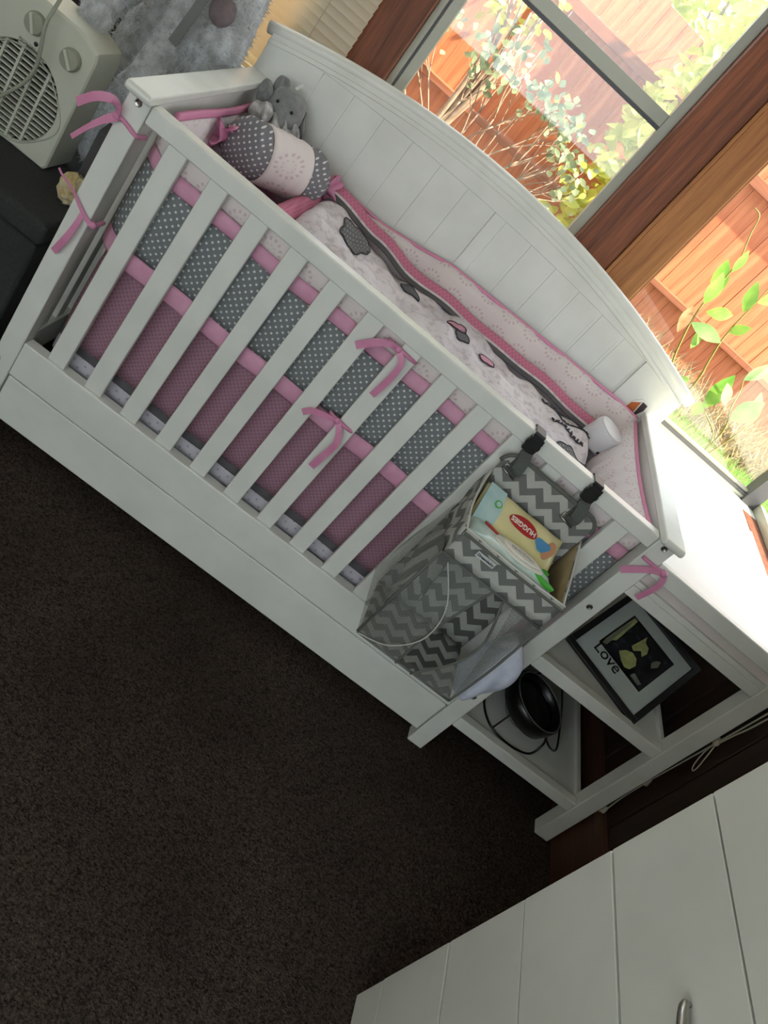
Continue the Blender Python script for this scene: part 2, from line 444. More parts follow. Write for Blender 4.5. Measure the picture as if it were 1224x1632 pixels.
# timber mullions between the windows
T1 = struct('trim_1', MB().box(-.03, .238, YB, YB+.09, SILL-.02, HEAD), 'stain', 'dark stained timber post between the blind and the sliding window', bevel=.003)
T2 = struct('trim_2', MB().box(.90, 1.02, YB, YB+.09, SILL-.02, HEAD), 'stain', 'dark stained timber post between the two back windows', bevel=.003)
part('bead', MB().box(1.02, 1.030, YB-.006, YB+.03, SILL-.02, HEAD), 'daylit', T2, bevel=.002)
struct('trim_3', MB().box(1.031, 1.130, YB+.006, YB+.09, SILL-.02, HEAD).box(1.130, 1.142, YB+.03, YB+.09, SILL-.02, HEAD), 'daylit', 'knotty colour-lightened pine post beside the fixed garden window', bevel=.004)  # post lightened by its colour in place of daylight
struct('trim_4', MB().box(XL, XR+.1, YB-.02, YB+.09, SILL-.02, SILL).box(1.392, XR-.012, .662, YB-.02, SILL-.02, SILL), 'white', 'white painted sill under the back windows', bevel=.003)
struct('trim_5', MB().box(XR-.01, XR+.1, .02, YB-.02, SILL-.02, SILL), 'stain', 'stained timber sill under the right window', bevel=.003)

def window(name, frames, panes, label, dark=(), gl='glass'):
    mb = MB()
    for b in frames: mb.box(*b)
    w = struct(name, mb, 'alu', label, bevel=.002)
    for b in dark: part('track', MB().box(*b), 'alu_dark', w)
    for b in panes: part('pane', MB().box(*b), gl, w)
    return w
g0, g1 = .915, .945
window('window_1', [(.238,.256,g0-.01,g1,SILL,HEAD), (.262,.290,g0,g1,SILL,HEAD), (.872,.900,g0,g1,SILL,HEAD), (.290,.872,g0,g1,1.375,1.41), (.290,.872,g0,g1,SILL,SILL+.04), (.238,.90,g0,g1,HEAD-.04,HEAD)],
       [(.290,.872,.928,.932,SILL+.04,1.375), (.290,.872,.934,.938,1.41,HEAD-.04)], 'aluminium sliding window with a middle rail above the cot backboard',
       [(.256,.262,g0,g1,SILL,HEAD), (.290,.872,g0+.004,g1,1.365,1.375)])
window('window_2', [(1.142,XR+.0,g0,g1,SILL,SILL+.012), (1.142,XR+.0,g0+.006,g1,SILL+.022,SILL+.032), (1.142,XR,g0,g1,HEAD-.04,HEAD)],
       [(1.142,XR,.928,.932,SILL+.03,HEAD-.04)], 'fixed window looking on the garden plants beside the pine post',
       [(1.142,XR,g0,g1,SILL+.012,SILL+.022), (XR-.002,XR+.05,.90,.955,SILL,HEAD)])
gx = XR + .06
window('window_3', [(gx-.012,gx+.012,.02,.90,SILL,SILL+.03), (gx-.012,gx+.012,.02,.90,HEAD-.04,HEAD), (gx-.012,gx+.012,.02,.05,SILL+.03,HEAD-.04)],
       [(gx-.002,gx+.002,.05,.90,SILL+.03,HEAD-.04)], 'aluminium framed window above the changing table end wall')
window('fill_window', [(XL+.12,XR-.12,YF-.06,YF-.03,.85,.89), (XL+.12,XR-.12,YF-.06,YF-.03,2.32,2.36), (.18,.22,YF-.06,YF-.03,.89,2.32)],  # added unseen window, lets sky light onto the cot front
       [(XL+.12,.18,YF-.047,YF-.043,.89,2.32), (.22,XR-.12,YF-.047,YF-.043,.89,2.32)], 'unseen wide window added behind the viewer to light the room')
window('window_5', [(XL,-.03,g0,g1,SILL,SILL+.03), (XL,-.03,g0,g1,HEAD-.03,HEAD)], [(XL,-.03,.928,.932,SILL+.03,HEAD-.03)], 'window hidden behind the lowered venetian blind')

# ------------------------------------------------------------------ outdoors
GZ = .66
struct('ground', MB().box(-4, 7, .97, 8, GZ-.3, GZ).box(1.96, 7, -6, .97, GZ-.3, GZ), 'soil', 'bare garden soil between the house and the fence')
struct('paving', MB().box(1.97, 7, -6, .9, GZ, GZ+.02), 'path', 'pale paving outside the right window')
FY = 2.2
FN = thing('timber_fence', (1.0, FY, GZ), 'red stained timber paling fence behind the garden plants', 'fence')
b0 = part('paling', MB().box(-1.5, -1.5+.0893, FY, FY+.018, GZ-.02, 1.68), 'fence', FN, bevel=.002)
for k in range(1, 62): clone(b0, FN, (k*.0905, random.uniform(-.002, .002), random.uniform(-.01, .01)))
part('lower_rail', MB().box(-1.5, 4.1, FY-.05, FY, .928, .955), 'fence_rail', FN, bevel=.003)
part('upper_rail', MB().box(-1.5, 4.1, FY-.05, FY, 1.44, 1.485), 'fence_rail', FN, bevel=.003)

def leaf_mb(mb, base, dirv, nrm, L, Wd, fold=.18, curl=.12):
    """one oval leaf with folded midrib"""
    d_ = Vector(dirv).normalized(); n_ = Vector(nrm); n_ = (n_ - d_*n_.dot(d_)).normalized(); s_ = d_.cross(n_)
    base = Vector(base); prof = [(0, .04), (.15, .55), (.35, .95), (.55, 1.0), (.75, .72), (.9, .34), (1.0, .02)]
    vs = []
    for t, w in prof:
        c = base + d_*L*t - n_*curl*L*t*t
        vs += [c - s_*w*Wd/2 + n_*fold*w*Wd/2, c, c + s_*w*Wd/2 + n_*fold*w*Wd/2]
    fs = []
    for i in range(len(prof)-1):
        for k in range(2): fs.append((i*3+k, i*3+k+1, i*3+k+4, i*3+k+3))
    mb.add(vs, fs)
def big_plant(loc, stems, leaves, label):
    p = thing('leafy_plant', loc, label, 'plant', 'broad leaved plants under the garden window')
    for pts in stems:
        cv = catmull(pts, 6)
        part('stem', MB().tube(cv, [.0045*(1-.6*i/len(cv)) for i in range(len(cv))], 6), 'stem', p, smooth=True)
    for k, (x0, z0, x1, z1, y_, w, m_) in enumerate(leaves):
        dv = Vector((x1-x0, (-.03, .025, -.015)[k % 3], z1-z0)); mb = MB()
        leaf_mb(mb, (x0, y_, z0), dv, (.25*(-1)**k, -.85, .4), dv.length*1.08, dv.length*w, .16, .10)
        part('leaf', mb, m_, p, smooth=True)
    return p
big_plant((1.60, 1.45, GZ), [[(1.60,1.45,GZ), (1.566,1.45,.82), (1.522,1.45,.909), (1.48,1.45,1.009), (1.46,1.45,1.087), (1.45,1.45,1.17), (1.437,1.45,1.255), (1.40,1.45,1.33), (1.376,1.45,1.387), (1.345,1.45,1.395)]],
    [(1.463,1.084,1.431,1.190,1.45,.52,'leaf'), (1.468,1.115,1.424,1.226,1.46,.45,'leaf'), (1.449,1.215,1.437,1.29,1.45,.45,'leaf'), (1.442,1.057,1.461,.97,1.45,.42,'leaf_dry'), (1.548,.948,1.538,1.017,1.45,.5,'leaf'), (1.575,.80,1.62,.87,1.44,.5,'leaf')],
    'tall garden plant with paired green leaves and one brown leaf nearest the pine post')
big_plant((1.70, 1.47, GZ), [[(1.70,1.47,GZ), (1.66,1.46,.876), (1.629,1.45,.959), (1.603,1.45,1.043), (1.592,1.45,1.122), (1.586,1.45,1.198), (1.578,1.45,1.26)]],
    [(1.565,1.119,1.490,1.080,1.45,.5,'leaf'), (1.605,1.03,1.494,1.016,1.44,.48,'leaf_pale2'), (1.595,1.072,1.636,1.126,1.45,.55,'leaf'), (1.582,1.149,1.533,1.24,1.45,.42,'leaf'), (1.59,1.2,1.64,1.27,1.45,.45,'leaf')],
    'middle garden plant with small side leaves in front of the fence')
big_plant((1.82, 1.3, GZ), [[(1.82,1.3,GZ), (1.806,1.3,.834), (1.757,1.3,.917), (1.735,1.3,.97), (1.71,1.3,1.01)], [(1.82,1.3,GZ), (1.80,1.3,.80), (1.70,1.3,.85)], [(1.82,1.3,GZ), (1.84,1.3,.80), (1.848,1.3,.905)]],
    [(1.71,1.01,1.728,1.105,1.3,.5,'leaf_pale2'), (1.689,.854,1.689,.99,1.3,.42,'leaf'), (1.733,.91,1.683,.967,1.3,.6,'leaf_pale2'), (1.792,.886,1.806,.995,1.3,.62,'leaf_pale2'), (1.848,.905,1.808,1.011,1.3,.45,'leaf'), (1.669,.867,1.68,.82,1.3,.9,'leaf')],
    'low garden plant with wide pale leaves above the grass')
# twiggy shrub seen through the sliding window
SH = thing('twiggy_shrub', (.46, 1.6, GZ), 'bare stemmed shrub with small pale leaves behind the sliding window', 'shrub')
tw = MB(); fo = MB(); fo2 = MB()
def grow(p, dv, L, rad, depth):
    q = p + dv * L
    tw.tube(catmull([p, p + dv*L*.5 + Vector((random.uniform(-1,1), random.uniform(-1,1), 0))*L*.06, q], 3), [rad, rad*.9, rad*.85, rad*.8, rad*.75, rad*.7, rad*.65], 5)
    if depth == 0:
        for _ in range(2 if random.random() < .6 else 5):
            b = q + Vector((random.gauss(0,.03), random.gauss(0,.03), random.gauss(0,.03)))
            leaf_mb(fo if random.random() < .93 else fo2, b, (random.uniform(-1,1), random.uniform(-1,1), random.uniform(-.6,.8)), (random.uniform(-.5,.5), -1, random.uniform(-.3,.8)), random.uniform(.022,.042), random.uniform(.016,.027))
        return
    for _ in range(3 if depth > 1 else 2):
        nd = (dv + Vector((random.uniform(-.6,.6), random.uniform(-.4,.4), random.uniform(-.15,.5)))).normalized()
        grow(q, nd, L*random.uniform(.6,.85), rad*.6, depth-1)
for a in (-.9, -.45, 0, .4, .8, 1.2):
    grow(Vector((.46, 1.6, GZ)), Vector((a, random.uniform(-.2,.2), 1)).normalized(), .22, .007, 3)
part('stems', tw, 'twig', SH, smooth=True); part('foliage', fo, 'leaf_pale', SH, smooth=True, kind='stuff'); part('foliage', fo2, 'leaf_gold', SH, smooth=True, kind='stuff')
# sunlit leafy bush over the fence rail
def bush(loc, rx, ry, rz, n, mname, label, lmin=.05, lmax=.10, cz=None):
    b = thing('garden_bush', loc, label, 'bush')
    c = Vector((loc[0], loc[1], cz or loc[2] + rz)); mb = MB(); st = MB()
    for k in range(9):
        e = c + Vector((random.uniform(-.6,.6)*rx, random.uniform(-.6,.6)*ry, random.uniform(-.4,.6)*rz))
        st.tube(catmull([loc, (Vector(loc)+e)/2 + Vector((.05,0,.1)), e], 4), [.014*(1-.09*i) for i in range(9)], 5)
    for _ in range(n):
        v = Vector((random.gauss(0,1), random.gauss(0,1), random.gauss(0,1))).normalized() * random.uniform(.55, 1.05)
        p = c + Vector((v.x*rx, v.y*ry, v.z*rz))
        leaf_mb(mb, p, (random.uniform(-1,1), random.uniform(-1,1), random.uniform(-.9,.5)), (random.uniform(-.6,.6), -1, random.uniform(-.2,1)), random.uniform(lmin,lmax), random.uniform(lmin,lmax)*.5)
    part('stems', st, 'twig', b, smooth=True); part('foliage', mb, mname, b, smooth=True, kind='stuff')
bush((1.05, 2.02, GZ), .17, .12, .62, 700, 'leaf_gold', 'narrow yellow green bush behind the mullion in front of the fence')
bush((1.02, 2.55, GZ), .60, .22, .95, 3600, 'leaf_gold', 'tall sunlit yellow green bush growing behind the fence')
bush((.33, 2.02, GZ), .17, .09, .15, 150, 'leaf_gold', 'thin yellow leaved bush against the fence near the blind', .03, .06, 1.38)
# grass strip and dry weeds
gb = MB()
for _ in range(9000):
    x = random.uniform(1.2, 3.2); yy = random.uniform(.99, 1.75); h = random.uniform(.03, .075); a = random.uniform(0, 2*PI); ln = random.uniform(-.03, .03)
    s_ = Vector((math.cos(a), math.sin(a), 0))*.0035; b = Vector((x, yy, GZ))
    gb.add([b-s_, b+s_, b+Vector((ln, random.uniform(-.03,.03), h))], [(0,1,2)])
single('grass', gb, 'grass', (2.2, 1.4, GZ), 'bright green lawn strip outside the fixed window', 'grass', kind='stuff')
gb = MB()
for _ in range(2600):
    x = random.uniform(1.15, 3.0); yy = random.gauss(1.95, .12); h = random.uniform(.05, .2); a = random.uniform(0, 2*PI)
    s_ = Vector((math.cos(a), math.sin(a), 0))*.003; b = Vector((x, min(yy, 2.12), GZ)); k = Vector((random.uniform(-.1,.1), random.uniform(-.08,.08), h))
    m_ = b + k*.55 + Vector((random.uniform(-.03,.03), random.uniform(-.03,.03), .02))
    gb.add([b-s_, b+s_, m_+s_*.8, m_-s_*.8, b+k], [(0,1,2,3), (3,2,4)])
single('dry_weeds', gb, 'dry', (2.0, 1.95, GZ), 'tangle of dry straw coloured weeds at the foot of the fence', 'weeds', kind='stuff')

# ================================================================== BLIND
BL = thing('venetian_blind', (-.38, .838, .81), 'lowered venetian blind with pale slats left of the backboard', 'blind')
a = math.radians(56); hw = .0137
def slat_fn(u, v):
    t = (v - .5) * 2; cr = .0018 * (1 - t*t)
    return Vector((-.90 + 1.032*u, .838 + math.cos(a)*hw*t - cr*math.sin(a), .835 + math.sin(a)*hw*t*(1) + cr*math.cos(a)))
s0 = part('slat', MB().grid(slat_fn, 2, 6), 'blind', BL, smooth=True)
for k in range(1, 54): clone(s0, BL, (0, 0, k*.0223))
part('bottom_rail', MB().box(-.90, .132, .828, .848, .808, .820), 'blind', BL, bevel=.003)
part('head_rail', MB().box(-.90, .132, .825, .85, 2.03, 2.058), 'blind', BL, bevel=.003)
for x in (-.75, -.30, .03): part('ladder_cord', MB().tube([(x, .824, .82), (x, .824, 2.03)], .0009, 5), 'cordm', BL)
# right window blind, drawn up, with its hanging cord
RB = thing('raised_blind', (1.868, .43, 1.60), 'raised venetian blind bunched at the top of the right window', 'blind')
s1 = part('slat', MB().box(1.856, 1.881, .03, .84, 1.59, 1.592), 'blind', RB)
for k in range(1, 50): clone(s1, RB, (0, 0, k*.0086))
part('head_rail', MB().box(1.855, 1.882, .03, .84, 2.03, 2.058), 'blind', RB)
CD = thing('blind_cord', (1.838, 0, .19), 'knotted pale blind cord hanging down the dark wall beside the shelves', 'cord')
part('cord', MB().tube(catmull([(1.842,-.02,1.66), (1.842,-.012,1.0), (1.842,-.006,.69), (1.842,.004,.60), (1.842,.008,.555)], 5), .0022, 6), 'cordm', CD, smooth=True)
part('cord', MB().tube(catmull([(1.839,-.012,1.66), (1.839,0,.9), (1.839,.008,.60), (1.839,.014,.45), (1.839,.018,.345), (1.839,.016,.25), (1.839,.010,.205)], 5), .0022, 6), 'cordm', CD, smooth=True)
part('knot', MB().sphere((1.837,.008,.555), .008, .009, .010, 10, 8).sphere((1.837,.016,.562), .006, .007, .006, 8, 6), 'cordm', CD, smooth=True)
part('loop', MB().tube(catmull([(1.838,.008,.555), (1.838,.004,.52), (1.838,-.014,.485), (1.838,-.030,.477), (1.838,-.030,.492), (1.838,-.012,.525), (1.838,.006,.553)], 5), .0017, 6), 'cordm', CD, smooth=True)
part('tassel', MB().lathe((1.838,.018,.355), (0,-.08,-1), [(0,.003), (.006,.006), (.022,.0085), (.026,.004)], 12), 'cordm', CD, smooth=True)
part('tassel', MB().lathe((1.836,.010,.208), (0,-.08,-1), [(0,.003), (.006,.006), (.022,.0085), (.026,.004)], 12), 'cordm', CD, smooth=True)

# ================================================================== COT WITH CHANGING TABLE
L, WP, PD = 1.38, .0466, .045
CT = thing('cot', (.69, .33, 0), 'white timber cot with arched backboard, under drawer and changing table shelves', 'cot')
def bolt(x, z, par, yy=0.0):
    part('bolt', MB().lathe((x, yy+.001, z), (0,-1,0), [(0,.0075), (.002,.0075), (.0035,.006), (.0025,.003), (.0012,.003)], 16), 'steel', par, smooth=False)
def post(x0, x1, z1, y0=0, y1=PD):
    return part('post', MB().box(x0, x1, y0, y1, 0, z1), 'white', CT, bevel=.003)
p1 = post(0, WP, .852); bolt(.024, .839, p1); bolt(.012, .185, p1)
p2 = post(L-WP, L, .852); bolt(1.356, .839, p2); bolt(1.356, .625, p2); bolt(1.356, .2365, p2)
part('top_rail', MB().box(WP+.0006, L-WP-.0006, .002, .034, .8144, .8515), 'white', CT, bevel=.004)
part('lower_rail', MB().box(WP+.0006, L-WP-.0006, .001, .034, .1655, .259), 'white', CT, bevel=.003)
sl = part('slat', MB().box(.1009, .1009+.0421, .008, .026, .2588, .8146), 'white', CT, bevel=.003)
for k in range(1, 13): clone(sl, CT, (k*.0949, 0, 0))
dr = part('drawer', MB().box(WP+.003, L-WP-.003, .003, .022, .0443, .1615).box(WP+.02, L-WP-.02, .022, .58, .05, .14), 'white', CT, bevel=.003)
for sx, xa in ((-1, 0), (1, L-WP)):
    # end cap, end rail, end slats, lower end rail, back leg
    x0, x1 = xa - .004, xa + WP + .004
    o = MB()
    n = 10; ys = [-.030 + .014*(1-math.cos(PI/2*i/n)) for i in range(n+1)]
    outl = []
    for i in range(n+1):
        t = PI/2*i/n; outl.append((.010 - .010*math.cos(t)+-.010, 0))
    sec = [(-.028, .860), (-.026, .854), (-.02, .8515), (.648, .8515), (.648, .8705), (-.02, .8705), (-.026, .868), (-.028, .863)]
    o.prism(sec, (x0, 0, 0), (0,1,0), (0,0,1), (x1-x0, 0, 0))
    part('end_cap', o, 'white', CT, bevel=.004)
    part('end_rail', MB().box(xa+.008, xa+WP-.008, PD+.0005, .645, .795, .8514), 'white', CT, bevel=.002)
    part('end_rail', MB().box(xa+.008, xa+WP-.008, PD+.0005, .645, .18, .26), 'white', CT, bevel=.002)
    es = part('end_slat', MB().box(xa+.014, xa+.032, .085, .118, .259, .796), 'white', CT, bevel=.002)
    for k in range(1, 8): clone(es, CT, (0, k*.068, 0))
    part('back_leg', MB().box(xa+.002, xa+WP-.002, .655, .69, 0, .30), 'white', CT, bevel=.002)
# arched backboard
def arch(x): return .978 + .102 * (1 - ((x - .69)/.70)**2)
xs = [-.004 + (L+.008)*i/36 for i in range(37)]
BBT = MB().prism([(x, arch(x)-.02) for x in xs] + [(x, .952 + .042*(1-((x-.69)/.7)**2)) for x in reversed(xs)], (0,.646,0), (1,0,0), (0,0,1), (0,.026,0))
BB = part('backboard', BBT, 'white', CT, bevel=.002)
capx = [-.022 + (L+.044)*i/40 for i in range(41)]
part('cap_moulding', MB().tube([(x, .659, arch(x)-.013) for x in capx], .0155, 14), 'white', BB, smooth=True)
part('cap_moulding', MB().prism([(x, arch(x)-.034) for x in xs] + [(x, arch(x)-.046) for x in reversed(xs)], (0,.641,0), (1,0,0), (0,0,1), (0,.006,0)), 'white', BB, bevel=.002)
def topz(x): return .953 + .042*(1-((x-.69)/.7)**2)
for (xa, xb) in ((-.004, .145), (.6745, .712), (1.230, 1.384)):
    part('stile', MB().prism([(xa, .26), (xb, .26), (xb, topz(xb)), ((xa+xb)/2, topz((xa+xb)/2)), (xa, topz(xa))], (0,.646,0), (1,0,0), (0,0,1), (0,.026,0)), 'white', BB, bevel=.0025)
for (xa, xb, n) in ((.145, .6745, 6), (.712, 1.230, 6)):
    w = (xb-xa)/n
    for k in range(n):
        a_, b_ = xa+k*w+.0001, xa+(k+1)*w-.0001
        part('plank', MB().prism([(a_, .26), (b_, .26), (b_, topz(b_)), (a_, topz(a_))], (0,.650,0), (1,0,0), (0,0,1), (0,.010,0)), 'white', BB, bevel=.0009)
        part('groove_bead', MB().box(b_-.0085, b_-.0068, .6492, .651, .26, topz(b_)-.022), 'white', BB)
part('backing', MB().prism([(x, .26) for x in (.14, 1.235)] + [(x, topz(x)-.002) for x in (1.235, 1.1, .9, .69, .5, .3, .14)], (0,.6605,0), (1,0,0), (0,0,1), (0,.008,0)), 'white', BB)
st = part('sticker', MB().prism([(1.277,.826), (1.316,.836), (1.328,.868), (1.326,.888), (1.300,.892), (1.281,.868)], (0,.6445,0), (1,0,0), (0,0,1), (0,.0012,0)), 'paper', BB, label='white edged warning sticker')
part('sticker_print', MB().prism([(1.280,.831), (1.308,.838), (1.303,.882), (1.283,.866)], (0,.6438,0), (1,0,0), (0,0,1), (0,.0012,0)), 'stick1', BB)
part('sticker_print', MB().prism([(1.311,.839), (1.316,.842), (1.325,.868), (1.323,.885), (1.306,.886)], (0,.6438,0), (1,0,0), (0,0,1), (0,.0012,0)), 'stick2', BB)
part('base_board', MB().box(.09, 1.33, .12, .64, .455, .478), 'white', CT)
# changing table end: posts, shelves, top
X2 = 1.823
p3 = post(X2-WP, X2, .800); post(X2-WP, X2, .800, .61, .655)
post(L-.02, L+.02, .80, .61, .655)
part('shelf_rail', MB().box(L+.0005, X2-WP-.0005, .001, .030, .703, .7315), 'white', CT, bevel=.003)
part('shelf_rail', MB().box(L+.0005, X2-WP-.0005, .004, .030, .7315, .745), 'white', CT, bevel=.002)
part('apron', MB().box(L+.0005, X2-.004, .012, .026, .745, .772), 'pink_reflect', CT, bevel=.002)
part('changer_panel', MB().box(L+.0005, X2+.0, -.003, .018, .7725, .812), 'white', CT, bevel=.004)
part('changer_panel', MB().box(L+.0005, X2, .640, .658, .7725, .812), 'white', CT, bevel=.004)
part('changer_panel', MB().box(X2-.018, X2, .0185, .6395, .7725, .812), 'white', CT, bevel=.004)
part('changer_top', MB().box(L+.0005, X2-.0185, .0185, .6395, .7725, .788), 'white', CT)
for z in (.124, .4095):
    part('shelf', MB().box(L+.0005, X2-WP-.0005, .0305, .64, z+.010, z+.026), 'white', CT)
    part('shelf_edge', MB().box(L+.0005, X2-WP-.0005, .001, .030, z, z+.0356), 'white', CT, bevel=.003)
    part('shelf_edge', MB().box(X2-WP-.0, X2-WP+.016, .0455, .61, z, z+.0356), 'white', CT, bevel=.003)
single('changing_mat', MB().box(L+.012, X2-.024, .024, .634, .789, .806), 'changer', (1.6, .33, .789), 'bright white changing mat lying on the changing table top', 'mat', bevel=.006)

# ================================================================== BEDDING
single('mattress', MB().box(.062, 1.318, .088, .60, .479, .62), 'mattress', (.69, .33, .479), 'white cot mattress under the quilt', 'mattress', bevel=.02)
# front bumper seen through the slats
def wav(x, s): return .004*math.sin(x*9+s) + .003*math.sin(x*23+s*2)
def bump_y(x):
    e = max(0, .13 - x)/.09
    return .036 + .075*e*e
FB = thing('cot_bumper', (.69, .05, .53), 'front bumper with white, pink and grey polka dot bands behind the slats', 'bumper', 'cot bumpers')
def band(name, z0, z1, m, par, yo=0, puff=.006, x0=.058, x1=1.325, amp=1.0, nx=70):
    def fn(u, v):
        x = x0 + (x1-x0)*u; t = (v*2-1)
        return Vector((x, bump_y(x) + yo - puff*(1-t*t) + amp*wav(x, z0*30)*.4, z0 + (z1-z0)*v + (wav(x, 1.0)*.5 if True else 0)))
    return part(name, MB().grid(fn, nx, 9), m, par, smooth=True, solid=.003)
band('band', .7690, .8170, 'ringw', FB); band('band', .7350, .7690, 'pinkband', FB); band('band', .5760, .7350, 'polka', FB, puff=.007); band('band', .5330, .5760, 'pinkband', FB, puff=.005)
part('backing', MB().grid(lambda u, v: Vector((.10+1.215*u, bump_y(.10+1.215*u)+.010, .535+.275*v)), 40, 4), 'mattress', FB, smooth=True, solid=.004)
# ribbon ties
def tie(par, knot, tails, ring=None):
    k = Vector(knot)
    if ring: part('tie', MB().tube(catmull(ring, 5), .0045, 8), 'pinkrib', par, smooth=True)
    part('tie_knot', MB().sphere(k, .009, .007, .008, 12, 8), 'pinkrib', par, smooth=True)
    for pts, wds, nr in tails:
        c = catmull(pts, 6); ws = [wds[0] + (wds[1]-wds[0])*min(1, i/len(c)*1.6) for i in range(len(c))]
        part('tie_tail', MB().ribbon(c, ws, nr), 'pinkrib', par, smooth=False)
F = (0,-1,.15)
tie(FB, (.004, -.006, .795), [([(.004,-.008,.795), (.004,-.02,.815), (-.010,-.03,.823), (-.035,-.035,.808), (-.058,-.035,.778)], (.012,.017), (-.3,-1,.2)),
                         ([(.004,-.008,.795), (-.012,-.014,.775), (-.03,-.018,.745), (-.046,-.02,.712)], (.018,.010), (-.3,-1,.2))],
    [(.004,-.006,.797), (.02,-.004,.795), (.040,-.003,.789), (.050,.004,.786), (.054,.03,.785)])
tie(FB, (.054, .002, .585), [([(.054,-.002,.585), (.040,-.006,.592), (.02,-.008,.605), (-.004,-.012,.625), (-.03,-.02,.640), (-.040,-.022,.648)], (.012,.004), F),
                         ([(.030,-.006,.596), (.031,-.012,.57), (.026,-.014,.53), (.016,-.010,.49)], (.010,.014), F)],
    [(.054,.0,.585), (.058,.012,.586), (.06,.035,.588)])
tie(FB, (.668, -.002, .798), [([(.668,-.004,.798), (.650,-.012,.800), (.625,-.014,.785), (.598,-.012,.752)], (.010,.016), F),
                         ([(.668,-.004,.798), (.688,-.012,.785), (.692,-.014,.755), (.690,-.012,.72), (.686,-.010,.69)], (.012,.014), F)],
    [(.640,.012,.797), (.668,-.002,.800), (.70,.004,.797), (.712,.014,.795)])
tie(FB, (.668, .0, .59), [([(.668,-.002,.59), (.645,-.008,.588), (.615,-.006,.575), (.60,0,.555)], (.009,.014), F),
                         ([(.668,-.002,.59), (.685,-.010,.577), (.696,-.012,.55), (.692,-.010,.505), (.688,-.008,.468)], (.012,.016), F)],
    [(.645,.010,.59), (.668,.0,.592), (.695,.005,.588), (.71,.014,.586)])
tie(FB, (1.395, -.012, .80), [([(1.395,-.014,.80), (1.372,-.012,.79), (1.345,-.010,.765), (1.326,-.010,.745)], (.012,.017), F),
                         ([(1.395,-.014,.80), (1.405,-.016,.785), (1.405,-.018,.76), (1.398,-.016,.72)], (.014,.014), F)],
    [(1.338,-.004,.797), (1.365,-.006,.797), (1.390,-.008,.80), (1.397,.0,.80)])
# skirt hanging below the mattress
SK = thing('bed_skirt', (.69, .07, .24), 'mauve minky skirt with grey and white hem hanging behind the lower slats', 'bed skirt')
band('skirt_panel', .302, .532, 'minky', SK, yo=.022, puff=.004, x0=.075, amp=.3)
band('skirt_stripe', .281, .302, 'greyband', SK, yo=.022, puff=.001, x0=.075, amp=.3)
band('skirt_hem', .238, .281, 'hem', SK, yo=.022, puff=.001, x0=.075, amp=.3)
# back bumper
def btop(x):
    K = [(.06,.805), (.2,.803), (.31,.789), (.475,.789), (.58,.806), (.68,.827), (.845,.833), (1.06,.843), (1.25,.849), (1.33,.845)]
    for i in range(len(K)-1):
        if x <= K[i+1][0]:
            t = (x-K[i][0])/(K[i+1][0]-K[i][0]); return K[i][1]+(K[i+1][1]-K[i][1])*max(0, t)
    return K[-1][1]
KB = thing('cot_bumper', (.69, .62, .60), 'back bumper with ring print and pink piping along the backboard', 'bumper', 'cot bumpers')
part('pad', MB().grid(lambda u, v: Vector((.06+1.265*u, .628 - .016*math.sin(PI*min(v*1.02,1))*1.0 - .004*math.sin(u*40), .60 + (btop(.06+1.265*u)-.60)*v)), 90, 10), 'ringw', KB, smooth=True, solid=.006)
part('piping', MB().tube([(.06+1.265*i/90, .629, btop(.06+1.265*i/90)) for i in range(91)], .0045, 8), 'piping', KB, smooth=True)
# left end bumper
LBm = thing('cot_bumper', (.062, .33, .60), 'white end bumper with pink top edge behind the bolster cushion', 'bumper', 'cot bumpers')
def ltop(y_): return .826 + .008*math.sin(y_*9) - .012*math.sin(PI*y_/.64)
part('pad', MB().grid(lambda u, v: Vector((.058 + .018*math.sin(PI*v), .10+.52*u, .60+(ltop(.10+.52*u)-.60)*v)), 40, 10), 'ringx', LBm, smooth=True, solid=.006)
part('edge_band', MB().grid(lambda u, v: Vector((.0625 - .002*v, .10+.52*u, ltop(.10+.52*u)-.006+.016*v)), 40, 4), 'piping', LBm, smooth=True, solid=.008)
# right end bumper
RBm = thing('cot_bumper', (1.31, .33, .60), 'puffy white end bumper with pink edge beside the white device', 'bumper', 'cot bumpers')
def rtop(y_): return .838 - .014*math.sin(PI*y_/.64)
part('pad', MB().grid(lambda u, v: Vector((1.325 - .045*math.sin(PI*v) - .004*math.sin(u*60)*math.sin(PI*v), .05+.575*u, .60+(rtop(.05+.575*u)-.60)*v)), 70, 12), 'ringx', RBm, smooth=True, solid=.006)
part('piping', MB().tube([(1.326, .05+.575*i/50, rtop(.05+.575*i/50)) for i in range(51)], .0055, 8), 'piping', RBm, smooth=True)

# quilt
def hb(x):
    K = [(.2,.770), (.33,.772), (.49,.756), (.6,.738), (.72,.744), (.85,.742), (1.06,.748), (1.25,.742), (1.33,.735)]
    for i in range(len(K)-1):
        if x <= K[i+1][0]:
            t = max(0, (x-K[i][0])/(K[i+1][0]-K[i][0])); return K[i][1]+(K[i+1][1]-K[i][1])*(t*t*(3-2*t))
    return K[-1][1]
def qz(x, y_):
    t = (y_-.062)/(.56-.062); e = min(1, t*6, 1)
    edge = min(1, max(0, (x-.30)/.05), max(0, (1.272-x)/.05)); edge = edge*(2-edge)
    z = .70 + (hb(x)-.699)*(t**1.2) + .018*math.sin(PI*t) + .008*math.sin(x*13+y_*7) + .005*math.sin(x*31-y_*22) + .004*math.sin(y_*46+x*9)
    z += .003*math.sin(x*77+y_*31) + .0025*math.sin(x*50-y_*80)
    return .635 + (z-.635)*(.35+.65*edge)
QT = thing('quilt', (.75, .31, .62), 'white baby quilt with grey and pink applique and pink border', 'quilt')
part('cover', MB().grid(lambda u, v: Vector((.30+.975*u, .066+.494*v, qz(.30+.975*u, .066+.494*v))), 150, 72), 'quilt', QT, smooth=True, solid=.004)
